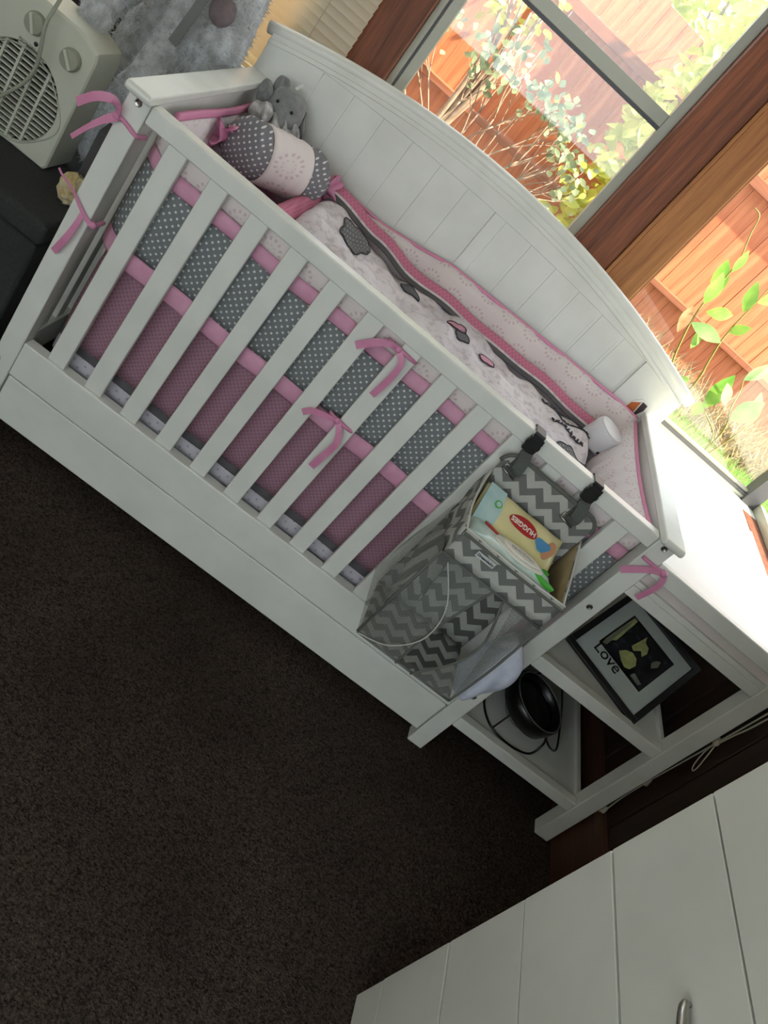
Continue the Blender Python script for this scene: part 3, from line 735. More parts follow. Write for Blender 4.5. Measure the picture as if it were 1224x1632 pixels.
def strip(name, y0, y1, dz0, dz1, bulge, m):
    def fn(u, v):
        x = .315+.945*u; yy = y0+(y1-y0)*v + .003*math.sin(x*8) + .001*math.sin(x*27)
        return Vector((x, yy, hb(x) + dz0 + (dz1-dz0)*v + bulge*math.sin(PI*v) + .0015*math.sin(x*37)))
    return part(name, MB().grid(fn, 110, 8), m, QT, smooth=True, solid=.003)
strip('grey_stripe', .550, .568, .006, .012, .003, 'greyband')
strip('pale_piping', .567, .574, .011, .016, .002, 'quilt')
strip('minky_border', .573, .602, .008, .026, .014, 'minky_top')
# applique shapes lie on the cover
def applique(name, pts, m, lift=.004):
    n = len(pts); cx_ = sum(p[0] for p in pts)/n; cy_ = sum(p[1] for p in pts)/n
    mb = MB(); vs = []
    for r_ in (1, .75, .5, .25):
        vs += [(cx_+(p[0]-cx_)*r_, cy_+(p[1]-cy_)*r_) for p in pts]
    vs.append((cx_, cy_))
    V3 = [Vector((a_, b_, qz(a_, b_)+lift)) for a_, b_ in vs]; fs = []
    for k in range(3):
        for i in range(n): fs.append((k*n+i, k*n+(i+1) % n, (k+1)*n+(i+1) % n, (k+1)*n+i))
    fs += [(3*n+i, 3*n+(i+1) % n, 4*n) for i in range(n)]
    mb.add(V3, fs); o = part(name, mb, m, QT, smooth=True, solid=.002)
    edge = [Vector((p[0], p[1], qz(*p)+lift+.001)) for p in pts]; edge.append(edge[0])
    part(name + '_stitching', MB().tube(edge, .0016, 5), 'thread', o, smooth=True)
def cloudpts(cx_, cy_, rx, ry, lobes, depth, n=72):
    return [(cx_ + rx*(1+depth*abs(math.sin(lobes*.5*t)))*math.cos(t), cy_ + ry*(1+depth*abs(math.sin(lobes*.5*t)))*math.sin(t)) for t in [2*PI*i/n for i in range(n)]]
applique('cloud', cloudpts(.448, .475, .040, .055, 9, .22), 'applique')
applique('leaf_patch', cloudpts(.634, .505, .026, .020, 5, .25, 48), 'applique2')
applique('bird_patch', cloudpts(.776, .49, .022, .024, 4, .35, 48), 'appl_pink', .005)
applique('elephant_patch', cloudpts(.80, .45, .018, .02, 5, .3, 48), 'applique2')
applique('bird_patch', cloudpts(.885, .455, .02, .022, 4, .35, 48), 'appl_pink', .005)
applique('elephant_patch', cloudpts(1.19, .33, .05, .05, 6, .2, 60), 'applique')
random.seed(11)
def scribble(p0, p1, amp, n, name='embroidered_writing'):
    mb = MB()
    p0, p1 = Vector(p0), Vector(p1); dd = (p1-p0); nn = Vector((-dd.y, dd.x)).normalized()
    pts = []
    for i in range(n):
        t = i/(n-1); q = p0 + dd*t + nn*amp*(math.sin(i*2.4)*random.uniform(.4,1)) + dd.normalized()*amp*.7*math.cos(i*2.4)
        pts.append((q.x, q.y, qz(q.x, q.y)+.005))
    mb.tube(catmull(pts, 4), .0018, 5); part(name, mb, 'thread', QT, smooth=True)
scribble((1.075, .53), (1.235, .50), .011, 34); scribble((1.115, .475), (1.215, .445), .010, 24)

# rose blanket and pillow end under the bolster
single('pillow', MB().grid(lambda u, v: Vector((.085+.20*u, .09+.50*v, .655+.055*math.sin(PI*min(1,max(0,u)))**.5*math.sin(PI*v)**.4)), 20, 30), 'rosecloth', (.18, .34, .655), 'rose pink pillow under the bolster cushion', 'pillow', smooth=True, solid=.01)
part('minky_border', MB().grid(lambda u, v: Vector((.255+.045*u+.03*v, .15+.38*v, .722+.018*math.sin(PI*u)+.030*v)), 10, 20), 'minky_top', QT, smooth=True, solid=.005)
part('grey_stripe', MB().grid(lambda u, v: Vector((.303+.012*u+.03*v, .15+.38*v, .722-.006*u+.030*v)), 4, 20), 'greyband', QT, smooth=True, solid=.003)

# bolster cushion
A0, A1 = Vector((.100, .36, .782)), Vector((.300, .545, .790))
ax = (A1-A0); BLEN = ax.length; ax.normalize()
BO = thing('bolster_cushion', (A0+A1)/2 - Vector((0,0,.066)), 'sweet shaped bolster cushion with polka dot ends and pink bows', 'cushion')
def brad(t): return .066*min(1, (max(0, t)/.16+.12))**.4*min(1, (max(0, 1-t)/.16+.12))**.4
def bband(t0, t1, m, extra=0):
    prof = [(BLEN*(t0+(t1-t0)*i/14), brad(t0+(t1-t0)*i/14)+extra+.0012*math.sin(i*1.7)) for i in range(15)]
    part('fabric_band', MB().lathe(A0, ax, prof, 40), m, BO, smooth=True)
bband(-.02, .30, 'polka_b'); bband(.30, .72, 'ringw', .0015); bband(.72, 1.02, 'polka_b')
def bow(c, dirv, s):
    c = Vector(c); dv = Vector(dirv)
    mb = MB(); u = dv.orthogonal().normalized(); w = dv.cross(u)
    def fn(a_, b_):
        th = 2*PI*a_; r_ = s*(.25+.75*b_)*(1+.28*math.sin(5*th)*b_); return c + dv*(s*1.1*b_+.25*s*math.cos(4*th)*b_) + (u*math.cos(th)+w*math.sin(th))*r_
    mb.grid(fn, 40, 8, closeu=True)
    part('bow_ruffle', mb, 'pinkrib', BO, smooth=True, solid=.002)
    for sgn in (-1, 1):
        pts = catmull([c, c + w*sgn*s*.8 + dv*s*.5, c + w*sgn*s*1.5 + dv*s*.4 + u*.01, c + w*sgn*s*1.1 - u*.012, c], 5)
        part('bow_loop', MB().ribbon(pts, .016, u), 'pinkrib', BO, smooth=True)
    part('bow_knot', MB().sphere(c + dv*s*.2, s*.42, s*.42, s*.42, 12, 8), 'pinkrib', BO, smooth=True)
bow(A0 - ax*.004, -ax, .030); bow(A1 + ax*.004, ax, .028)

# elephant comforter
EL = thing('plush_elephant', (.14, .59, .79), 'small grey plush elephant comforter propped in the cot corner', 'soft toy')
hd = MB(); C0 = Vector((.128, .580, .864))
def headfn(u, v):
    a_, b_ = 2*PI*u, PI*(v*.998+.001)
    p = Vector((.046*math.sin(b_)*math.cos(a_), .040*math.sin(b_)*math.sin(a_), .046*math.cos(b_)))
    if p.z < 0: p.x *= 1 + .18*(-p.z/.04); p += Vector((.004, -.010, -.006))*(-p.z/.04)
    return C0 + p
hd.grid(headfn, 28, 18, closeu=True)
HD = part('head', hd, 'plush', EL, smooth=True)
part('trunk', MB().tube(catmull([C0+Vector((.008,-.022,-.018)), C0+Vector((.010,-.034,-.030)), C0+Vector((.010,-.040,-.040)), C0+Vector((.008,-.044,-.048))], 5), [.019-.0006*i for i in range(16)], 12), 'plush', HD, smooth=True)
for dx, dy in ((-.018, -.035), (.023, -.034)):
    part('eye', MB().sphere(C0+Vector((dx, dy-.002, .006)), .0042, nu=12, nv=8), 'black', HD, smooth=True)
part('mouth', MB().tube(catmull([C0+Vector((-.028,-.036,-.012)), C0+Vector((-.023,-.041,-.018)), C0+Vector((-.016,-.043,-.016))], 4), .0014, 6), 'thread', HD, smooth=True)
def ear(c, ex, ez, nrm, nm='ear'):
    c = Vector(c)
    def fn(u, v):
        th = 2*PI*u; r_ = v*(1+.12*math.sin(3*th)); p = c + Vector(ex)*math.cos(th)*r_ + Vector(ez)*math.sin(th)*r_ + Vector(nrm)*.008*math.sin(2*th)*v
        return p
    part(nm, MB().grid(fn, 24, 6, closeu=True), 'plush', EL, smooth=True, solid=.006)
ear((.092,.584,.884), (.018,-.004,.006), (-.004,-.004,.036), (0,-1,0)); ear((.070,.562,.862), (.018,-.004,-.008), (.004,0,.026), (0,-1,0)); ear((.182,.590,.846), (.014,-.004,-.016), (-.008,0,.030), (0,-1,0))
part('satin_tag', MB().ribbon([C0+Vector((-.006,.0,.043)), C0+Vector((.0,.0,.056)), C0+Vector((.004,.0,.064))], .006, (0,-1,0)), 'paper', EL)
def cloth(p0, p1, w, s, nm):
    p0, p1 = Vector(p0), Vector(p1); dd = p1-p0; side = dd.cross(Vector((0,-1,.2))).normalized()
    def fn(u, v):
        t = u; ww = w*(.35+.65*math.sin(PI*(.15+.8*t)))
        return p0 + dd*t + side*(v-.5)*2*ww + Vector((0,-1,.3))*(.012*math.sin(v*9+s) + .010*math.sin(PI*t) + .016*(1-(2*v-1)**2))
    part(nm, MB().grid(fn, 22, 22), 'satin', EL, smooth=True, solid=.004)
cloth((.084,.546,.844), (.108,.516,.808), .028, 0, 'blanket_fold'); cloth((.150,.575,.838), (.196,.566,.802), .024, 1.4, 'blanket_fold'); cloth((.122,.560,.842), (.160,.550,.802), .022, 2.2, 'blanket_fold')

# white device
DV = thing('white_noise_machine', (1.262, .535, .742), 'round white bedside sound machine standing on the quilt', 'sound machine')
DA = Vector((.16, -.10, 1)).normalized(); D0 = Vector((1.255, .54, .738))
part('body', MB().lathe(D0, DA, [(0,.037), (.003,.042), (.010,.044), (.062,.044), (.068,.0425)], 40), 'device', DV, smooth=True)
part('top', MB().lathe(D0+DA*.068, DA, [(0,.0425), (.003,.040), (.0045,.034), (.005,.0)], 40), 'device', DV, smooth=True)
sd_ = Vector((.5,-.85,0)); sd_ = (sd_-DA*sd_.dot(DA)).normalized()
part('port', MB().obox(D0+DA*.012+sd_*.0435, DA.cross(sd_)*.006, sd_*.0015, DA*.004), 'black', DV)

# ================================================================== HANGING ORGANISER
OX0, OX1, OF, OB = .972, 1.222, -.200, -.014
OG = thing('hanging_organiser', (1.097, -.1, .34), 'grey chevron nappy organiser with mesh bag hanging from the cot rail', 'organiser')
def rrect(x0, x1, z0, z1, r_, n=6, top=True):
    p = [(x0, z0), (x1, z0)]
    p += [(x1-r_+r_*math.cos(t), z1-r_+r_*math.sin(t)) for t in [PI/2*i/n for i in range(n+1)]]
    p += [(x0+r_+r_*math.cos(t), z1-r_+r_*math.sin(t)) for t in [PI/2+PI/2*i/n for i in range(n+1)]]
    return p
part('back_panel', MB().prism(rrect(OX0, OX1-.008, .60, .792, .028), (0,OB-.004,0), (1,0,0), (0,0,1), (0,.004,0)), 'chev', OG)
rim = rrect(OX0-.003, OX1-.005, .60, .796, .031)[2:]
part('binding', MB().tube([(x, OB-.002, z) for x, z in rim], .005, 6), 'greybind', OG, smooth=True)
part('front_panel', MB().grid(lambda u, v: Vector((OX0+(OX1-OX0)*u, OF-.006*math.sin(PI*u)*(.4+.6*v), .622+.068*v)), 20, 5), 'chev', OG, smooth=True, solid=.004)
part('front_lining', MB().grid(lambda u, v: Vector((OX0+.004+(OX1-OX0-.008)*u, OF+.004-.006*math.sin(PI*u)*(.4+.6*v), .622+.066*v)), 12, 4), 'lining', OG, smooth=True, solid=.001)
for sx, nm in ((OX0, 'l'), (OX1-.004, 'r')):
    dx = -.008 if nm == 'l' else .006
    part('side_panel', MB().grid(lambda u, v: Vector((sx + dx*math.sin(PI*u)*(.5+.5*v) + (.004*math.sin(u*14+v*5) if nm == 'l' else 0), OF+(OB-OF)*u, .622-.01*u + (.068+.058*u**1.6)*v)), 16, 6), 'chev_y', OG, smooth=True, solid=.003)
    part('side_lining', MB().grid(lambda u, v: Vector((sx + (.005 if nm == 'l' else -.003) + dx*math.sin(PI*u)*(.5+.5*v), OF+.004+(OB-OF-.006)*u, .622-.01*u + (.066+.056*u**1.6)*v)), 12, 4), 'lining', OG, smooth=True, solid=.001)
    part('binding', MB().tube([(sx + dx*math.sin(PI*u), OF+(OB-OF)*u, .690+.048*u**1.6) for u in [i/14 for i in range(15)]], .0022, 6), 'binding', OG, smooth=True)
part('binding', MB().tube([(OX0+(OX1-OX0)*u, OF-.006*math.sin(PI*u), .691) for u in [i/16 for i in range(17)]], .0022, 6), 'binding', OG, smooth=True)
part('binding', MB().tube([(OX0+(OX1-OX0)*u, OF-.0075-.002*math.sin(PI*u), .683) for u in [i/16 for i in range(17)]], .0035, 6), 'greybind', OG, smooth=True)
part('base_panel', MB().box(OX0+.003, OX1-.005, OF+.002, OB-.004, .616, .621), 'lining', OG)
# tag with lettering
tg = part('brand_tag', MB().obox((OX0+.066, OF-.011, .668), (.022,0,0), (0,.0007,0), (0,0,.0065)), 'binding', OG, label='small white tag with dark blue lettering')
part('tag_lettering', text_mesh('Dreambaby', .0085, (OX0+.066, OF-.0123, .668), (1,0,0), (0,0,1), .0004, bold=.0002), 'navy', OG)
# mesh bag
BZ = .342
def bulge(u): return math.sin(PI*u)
def edgeL(v): return OX0 + .128 - .025*(1-v) - .012*math.sin(PI*v)
def edgeR(v): return OX0 + .155 + .050*math.sin(PI*v)**1.2 - .012*(1-v)
def mfy(x, v): return OF - .012*math.sin(PI*(x-OX0)/(OX1-OX0))*math.sin(PI*(.15+.7*v)) - .006*(1-v)
part('mesh_front', MB().grid(lambda u, v: Vector((OX0-.002+(edgeL(v)-OX0)*u, mfy(OX0+(edgeL(v)-OX0)*u, v), BZ+(.622-BZ)*v)), 14, 20), 'mesh', OG, smooth=True)
part('mesh_front', MB().grid(lambda u, v: Vector((edgeR(v)+(OX1-edgeR(v))*u, mfy(edgeR(v)+(OX1-edgeR(v))*u, v)-.008*math.sin(PI*v)*u, BZ+(.622-BZ)*v)), 14, 20), 'mesh', OG, smooth=True)
for fn_, nm in ((edgeL, 0), (edgeR, 1)):
    part('mesh_trim', MB().tube([(fn_(v), mfy(fn_(v), v)-.001, BZ+(.622-BZ)*v) for v in [i/20 for i in range(21)]], .0028, 6), 'greybind', OG, smooth=True)
part('mesh_side', MB().grid(lambda u, v: Vector((OX0-.004-.030*math.sin(PI*u)*math.sin(PI*v)-.022*(1-v)*u, OF-.006*(1-v)+(OB-OF)*u, BZ+.03*u*(1-v)+(.622-BZ)*v)), 14, 16), 'mesh', OG, smooth=True)
part('mesh_side', MB().grid(lambda u, v: Vector((OX1+.010*math.sin(PI*u)*math.sin(PI*v), OF-.006*(1-v)+(OB-OF)*u, BZ+.20*u**2*(1-v)+.08*(1-v)*math.sin(PI*u)+(.622-BZ)*v)), 14, 16), 'mesh', OG, smooth=True)
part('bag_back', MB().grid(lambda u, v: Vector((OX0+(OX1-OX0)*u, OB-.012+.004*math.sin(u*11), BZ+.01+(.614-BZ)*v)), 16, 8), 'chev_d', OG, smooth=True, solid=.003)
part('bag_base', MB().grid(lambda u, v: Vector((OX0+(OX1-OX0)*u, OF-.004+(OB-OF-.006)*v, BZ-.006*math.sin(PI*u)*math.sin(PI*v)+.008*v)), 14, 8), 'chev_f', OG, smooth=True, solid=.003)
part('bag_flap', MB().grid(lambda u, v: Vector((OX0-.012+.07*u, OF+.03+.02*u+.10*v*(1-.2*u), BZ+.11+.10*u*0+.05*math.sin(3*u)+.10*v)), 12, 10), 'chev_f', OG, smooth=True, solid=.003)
for pts in ([(OX0-.002, OF-.006, BZ), (OX1, OF-.006, BZ)], [(OX0-.002, OF-.004, .620), (OX1, OF-.004, .620)], [(OX0-.003, OF-.004, BZ), (OX0-.003, OF-.003, .62)], [(OX1+.001, OF-.004, BZ), (OX1+.002, OF-.012, .48), (OX1+.001, OF-.003, .62)]):
    part('bag_seam', MB().tube(catmull(pts, 8) if len(pts) > 2 else pts, .0032, 6), 'greybind', OG, smooth=True)
part('bag_seam', MB().tube(catmull([(OX0, OF-.008, BZ), (OX0+.06, OF-.02, BZ+.03), (OX0+.10, OF-.022, BZ+.10), (OX0+.085, OF-.018, .53), (OX0+.02, OF-.008, .61)], 8), .0014, 6), 'binding', OG, smooth=True)
# straps, rings and buckles
for x, sh in ((.998, -.004), (1.158, .004)):
    part('ring', MB().tube([(x-.017, OB-.012, .758), (x+.017, OB-.012, .752), (x+.018, OB-.010, .764), (x-.016, OB-.010, .770), (x-.017, OB-.012, .758)], .0024, 8), 'steel', OG, smooth=True)
    part('strap', MB().ribbon(catmull([(x, OB-.014, .762), (x+.004, OB-.026, .778), (x+.002, OB-.016, .800), (x-.002, OB-.004, .812)], 6), .026, (0,-1,.2), .002), 'strap', OG)
    part('strap', MB().ribbon([(x, OB-.008, .765), (x+.002, OB-.006, .79), (x-.002, OB+.002, .812)], .024, (0,-1,.2), .002), 'strap', OG)
    bx_ = x - .004
    B_ = part('buckle', MB().box(bx_-.015, bx_+.015, -.018, -.003, .812, .848), 'black', OG, bevel=.003)
    part('buckle_prong', MB().box(bx_-.017, bx_+.017, -.016, -.006, .826, .836).box(bx_-.013, bx_+.013, -.020, -.017, .846, .8535), 'black', B_, bevel=.002)
    part('strap', MB().ribbon([(bx_, -.006, .846), (bx_, -.004, .856), (bx_, .004, .8555), (bx_, .034, .8545), (bx_, .041, .846), (bx_, .041, .80)], .024, [(0,-1,0), (0,-.7,.7), (0,0,1), (0,.3,1), (0,1,.4), (0,1,0)], .002), 'black', OG)

# wipes packs
def pack(name, loc, label, U, V, N, w, h, th, m, nu=28, nv=18):
    t = thing(name, loc, label, 'wipes pack'); c = Vector(loc)
    def fn(s_):
        def g(u, v):
            a_, b_ = u*2-1, v*2-1; pil = (1-abs(a_)**5)*(1-abs(b_)**4)
            return c + U*a_*w/2 + V*b_*h/2 + N*(s_*th/2*pil**.6 + .0012*math.sin(u*17+v*9))
        return g
    mb = MB(); mb.grid(fn(1), nu, nv); mb.grid(fn(-1), nu, nv)
    part('film', mb, m, t, smooth=True)
    return t
UX = Vector((1,0,0)); VA = Vector((0,.845,.535)); NA = UX.cross(VA)
PA0 = Vector((1.082, -.082, .688)); PA = pack('wipes_pack', PA0, 'upside down yellow wipes pack with red oval logo at the back of the organiser', UX, VA, NA, .205, .115, .036, 'packyellow')
def onA(du, dv, dn=.0): return PA0 + UX*du + VA*dv + NA*(.019+dn)
def blob(c, U, V, rx, ry, fn=lambda t: 1, n=40, N=None, th=.0012):
    return MB().prism([(rx*fn(t)*math.cos(t), ry*fn(t)*math.sin(t)) for t in [2*PI*i/n for i in range(n)]], c, U, V, N*th)
part('blue_panel', MB().prism([(-.101,-.050), (-.058,-.050), (-.052,0), (-.060,.050), (-.101,.050)], onA(0,0,-.0035), UX, VA, NA*.0035), 'packblue', PA)
part('logo', blob(onA(.003, .014), UX, VA, .036, .0165, lambda t: 1-.10*math.cos(2*t+.5)*math.sin(t), N=NA), 'red', PA, label='red oval logo with white letters')
part('logo_lettering', text_mesh('HUGGIES', .0155, onA(.003, .014, .0017), -UX, -VA, .0006, bold=.0004), 'lettering', PA)
part('seal_mark', blob(onA(-.066, .016, .001), UX, VA, .0085, .0085, N=NA), 'green', PA); part('seal_mark', blob(onA(-.066, .016, .0018), UX, VA, .006, .006, N=NA), 'packblue', PA)
part('baby_print', blob(onA(.058, .006, -.001), UX, VA, .018, .013, lambda t: 1+.15*math.sin(3*t), N=NA, th=.003), 'blue', PA)
part('baby_print', blob(onA(.076, .006, -.002), UX, VA, .012, .022, lambda t: 1+.2*math.sin(2*t), N=NA, th=.0035), 'skin', PA)
VB = Vector((0,.99,-.06)).normalized(); NB = UX.cross(VB)
PB0 = Vector((1.085, -.155, .676)); PB = pack('wipes_pack', PB0, 'white and green wipes pack with flip lid at the front of the organiser', UX, VB, NB, .215, .082, .032, 'packwhite')
def onB(du, dv, dn=0): return PB0 + UX*du + VB*dv + NB*(.015+dn)
LD = part('lid', blob(onB(.012, .0, -.001), UX, VB, .062, .026, N=NB, th=.004), 'lid', PB, bevel=.0015)
part('lid_flap', blob(onB(.016, .002, .003), UX, VB, .046, .0185, N=NB, th=.004), 'lid', LD, bevel=.002)
part('lid_lettering', text_mesh('HUGGIES', .014, onB(.016, .002, .0074), -UX, -VB, .0012), 'emboss', LD)
part('red_flash', blob(onB(-.058, .022, -.002), (UX*.9-VB*.35).normalized(), (VB*.9+UX*.35).normalized(), .020, .0055, N=NB, th=.003), 'red', PB)
part('green_flash', blob(onB(.078, -.022, -.004), (UX*.9-VB*.2).normalized(), (VB*.9+UX*.2).normalized(), .026, .011, N=NB, th=.005), 'green', PB)
part('seal_mark', blob(onB(.083, .018, -.003), UX, VB, .009, .008, N=NB, th=.004), 'green', PB)
# towel in the bag
random.seed(3)
def towfn(u, v):
    th = 2*PI*u; t = v
    r_ = (.028+.018*math.sin(PI*t))*(1+.18*math.sin(3*th+t*4))*min(1, (t*6+.25), ((1-t)*6+.25))
    return Vector((1.252+.030*math.sin(t*2.2) + r_*math.cos(th)*.9, -.105+.02*t + r_*math.sin(th)*1.5, .305+.19*t))
single('towel', MB().grid(towfn, 36, 24, closeu=True), 'towel', (1.25, -.1, .31), 'folded pale towel bulging from the side of the mesh bag', 'towel', smooth=True)

# ================================================================== PICTURE FRAME ON THE MIDDLE SHELF
FBx = Vector((.8637, -.5041, 0)); FNb = Vector((.5041, .8637, 0)); AL = math.radians(FALPHA := 57.0)
FU = Vector((0,0,math.cos(AL))) + FNb*math.sin(AL); FNn = FBx.cross(FU)
FO = Vector((1.464, .154, .4365)); FW, FH = .256, .258
PF = thing('picture_frame', FO + FBx*FW/2, 'black picture frame with a captioned print leaning on the middle shelf', 'picture frame')
def onF(a_, b_, n_=0): return FO + FBx*a_ + FU*b_ + FNn*n_
BW = .017
for (a0, a1, b0_, b1_) in ((0, FW, 0, BW), (0, FW, FH-BW, FH), (0, BW, BW, FH-BW), (FW-BW, FW, BW, FH-BW)):
    part('frame_bar', MB().obox(onF((a0+a1)/2, (b0_+b1_)/2, .0), FBx*(a1-a0)/2, FU*(b1_-b0_)/2, FNn*.010), 'fblack', PF, bevel=.002)
part('backing', MB().obox(onF(FW/2, FH/2, -.006), FBx*(FW/2-.003), FU*(FH/2-.003), FNn*.002), 'fblack', PF)
part('mount', MB().obox(onF(FW/2, FH/2, .001), FBx*(FW/2-BW+.001), FU*(FH/2-BW+.001), FNn*.001), 'matboard', PF)
px0, px1, pz0, pz1 = .054, .202, .076, .204
def quad(pts, n_, m, nm='print_shape'):
    return part(nm, MB().prism(pts, FO + FNn*n_, FBx, FU, FNn*.0004), m, PF)
quad([(px0-.003,pz0-.003), (px1+.003,pz0-.003), (px1+.003,pz1+.003), (px0-.003,pz1+.003)], .0022, 'fblack', 'print_border')
quad([(px0,pz0), (px1,pz0), (px1,pz1), (px0,pz1)], .0028, 'pdark', 'print')
sw, sh_ = px1-px0, pz1-pz0
def P2(l): return [(px0+a_*sw, pz0+b_*sh_) for a_, b_ in l]
quad(P2([(.01,.10), (.14,.30), (.10,.98), (.02,.98)]), .0034, 'pyellow')
quad(P2([(.02,.02), (.10,.06), (.06,.9), (.02,.7)]), .0036, 'pgrey')
quad(P2([(.30,.20), (.36,.34), (.46,.42), (.58,.40), (.66,.28), (.64,.12), (.56,.06), (.44,.10)]), .0034, 'pyellow')
quad(P2([(.36,.50), (.44,.46), (.52,.60), (.60,.52), (.62,.66), (.56,.78), (.46,.80), (.40,.92), (.38,.70)]), .0034, 'pyellow')
quad(P2([(.72,.05), (.92,.04), (.95,.12), (.74,.16)]), .0034, 'pgrey')
quad(P2([(.78,.60), (.84,.52), (.9,.66), (.86,.8), (.8,.74)]), .0034, 'pgrey')
part('caption', text_mesh('Love', .044, onF(.096, .062, .0044), FBx, FU, .0008, bold=.0003), 'fblack', PF, label='dark caption lettering')
part('glazing', MB().obox(onF(FW/2, FH/2, .006), FBx*(FW/2-BW+.002), FU*(FH/2-BW+.002), FNn*.0006), 'frame_glass', PF)
part('easel_leg', MB().obox(onF(FW/2, FH*.8, -.008)-Vector((0,0,FH*.8*math.cos(AL)/2)), FBx*.018, Vector((0,0,1))*(FH*.8*math.cos(AL)/2-.004), FNb*.0015), 'fblack', PF)

# ================================================================== BLACK DESK FAN ON THE BOTTOM SHELF
DF = thing('desk_fan', (1.58, .15, .150), 'black round desk fan on a wire stand lying on the bottom shelf', 'fan')
FC = Vector((1.548, .135, .232)); FA = Vector((.14, -.08, .98)).normalized()
part('housing', MB().lathe(FC, FA, [(-.028,.060), (-.026,.083), (.0,.088), (.022,.088), (.024,.085), (.022,.080), (.004,.076)], 44, caps=False), 'fanblack', DF, smooth=True)
part('face', MB().lathe(FC, FA, [(-.024,.06), (-.010,.078), (.004,.077), (.006,.06), (.010,.03), (.011,.0)], 44), 'fanface', DF, smooth=True)
part('rim', MB().tube([FC + FA*.024 + (FA.orthogonal().normalized()*math.cos(t) + FA.cross(FA.orthogonal().normalized())*math.sin(t))*.0835 for t in [2*PI*i/48 for i in range(49)]], .0016, 6), 'fangrey', DF, smooth=True)
part('motor', MB().lathe(FC - FA*.028, -FA, [(0,.060), (.02,.055), (.034,.04), (.038,.0)], 32), 'fangrey', DF, smooth=True)
part('stand', MB().tube(catmull([(1.475,.215,.1535), (1.448,.13,.1535), (1.475,.06,.1535), (1.54,.04,.1535), (1.61,.060,.1535), (1.625,.08,.19), FC+Vector((.06,-.06,-.01))], 6), .0032, 8), 'fanblack', DF, smooth=True)
part('stand', MB().tube(catmull([(1.475,.215,.1535), (1.48,.22,.2), FC+Vector((-.055,.06,.03))], 6), .0032, 8), 'fanblack', DF, smooth=True)
part('stand', MB().tube([(1.485,.055,.1535), (1.50,.08,.215)], .0025, 8), 'fanblack', DF, smooth=True)
part('cable', MB().tube(catmull([FC+Vector((-.02,.09,.02)), (1.60,.28,.27), (1.66,.26,.22), (1.70,.20,.170), (1.70,.14,.158), (1.66,.11,.175), (1.62,.11,.20)], 7), .0028, 8), 'fanblack', DF, smooth=True)

# ================================================================== CHEST OF DRAWERS
CH = thing('chest_of_drawers', (1.6, -1.09, 0), 'tall white chest of drawers beside the dark timber wall', 'chest of drawers')
cx0, cy0, cy1 = 1.358, -1.52, -.660
part('carcass', MB().box(cx0+.020, 1.815, cy0, cy1-.002, 0, 1.10), 'white_satin', CH, bevel=.002)
part('top', MB().box(cx0-.004, 1.818, cy0-.004, cy1, 1.1005, 1.122), 'white_satin', CH, bevel=.003)
part('plinth', MB().box(cx0+.001, cx0+.0195, cy0, cy1, .0, .0845), 'white_satin', CH, bevel=.0015)
seams = [.087, .276, .466, .658, .849, 1.04]
hp = None
for k in range(6):
    z0 = seams[k] + .0018; z1 = (seams[k+1] if k < 5 else 1.0985) - .0018
    off = (.0, .0008, -.0004, .0006, -.0004, .0)[k]
    D_ = part('drawer', MB().box(cx0+off, cx0+.0195, cy0, cy1+off, z0, z1), 'white_satin', CH, bevel=.0012)
    if k < 5:
        zc = (z0+z1)/2 + .016; yc = -1.08; hn = 18
        part('handle', MB().tube([(cx0-.001-.024*math.sin(PI*i/hn)**.6, yc+.145*math.cos(PI*i/hn), zc) for i in range(hn+1)], [.003+.005*math.sin(PI*i/hn)**.5 for i in range(hn+1)], 10), 'steel', D_, smooth=True, label='curved brushed steel handle')
    part('seam_glint', MB().box(cx0+.001, cx0+.010, cy1-.004, cy1-.0008, seams[k]-.0016, seams[k]+.0016), 'paper', CH)  # white chips stand in for glints at the seam ends

# ================================================================== LEFT SIDE: BENCH, HEATER, BEAR
BE = thing('storage_bench', (-.55, .42, 0), 'charcoal fabric storage bench left of the cot', 'bench')
part('body', MB().box(-1.1, -.062, .112, .80, .02, .40), 'bench', BE, bevel=.012)
part('lid', MB().box(-1.105, -.057, .107, .805, .402, .458), 'bench', BE, bevel=.014, seg=3)
for x in (-1.05, -.1):
    for y_ in (.16, .75): part('foot', MB().box(x-.02, x+.02, y_-.02, y_+.02, 0, .02), 'black', BE)

HX, HY, HZ = -.345, .300, .4585
HT = thing('fan_heater', (HX, .36, HZ), 'cream plastic fan heater with round grille standing on the bench', 'fan heater')
hw_, hh = .148, .285
def hout(t):
    # outline of the heater front, polar about the grille centre
    c, s_ = math.cos(t), math.sin(t); R_ = 9
    for (nx, nz, dd) in ((1,0,hw_-.018), (-1,0,hw_+.026), (0,-1,.108), (0,1,.205), (.34,.940,.219), (-.30,.954,.222)):
        q = c*nx + s_*nz
        if q > 1e-6: R_ = min(R_, dd/q)
    return R_*c, R_*s_
GC = (HX+.022, HZ+.108); GR = .101
NH = 96; ang = [2*PI*i/NH for i in range(NH)]
OUTL = [hout(t) for t in ang]
sh = MB(); rows = []
for (y_, k, ins) in ((HY+.006, 'o', 1.0), (HY+.112, 'o', 1.0), (HY+.118, 'o', .95)):
    rows.append([Vector((GC[0]+p[0]*ins, y_, GC[1]+p[1]*ins)) for p in OUTL])
front = [[Vector((GC[0]+math.cos(t)*GR, HY+.008, GC[1]+math.sin(t)*GR)) for t in ang],
         [Vector((GC[0]+math.cos(t)*(GR+.003), HY+.001, GC[1]+math.sin(t)*(GR+.003))) for t in ang],
         [Vector((GC[0]+(math.cos(t)*(GR+.003)*.5+p[0]*.5), HY-.001, GC[1]+(math.sin(t)*(GR+.003)*.5+p[1]*.5))) for t, p in zip(ang, OUTL)],
         [Vector((GC[0]+p[0]*.97, HY+.001, GC[1]+p[1]*.97)) for p in OUTL]] + rows
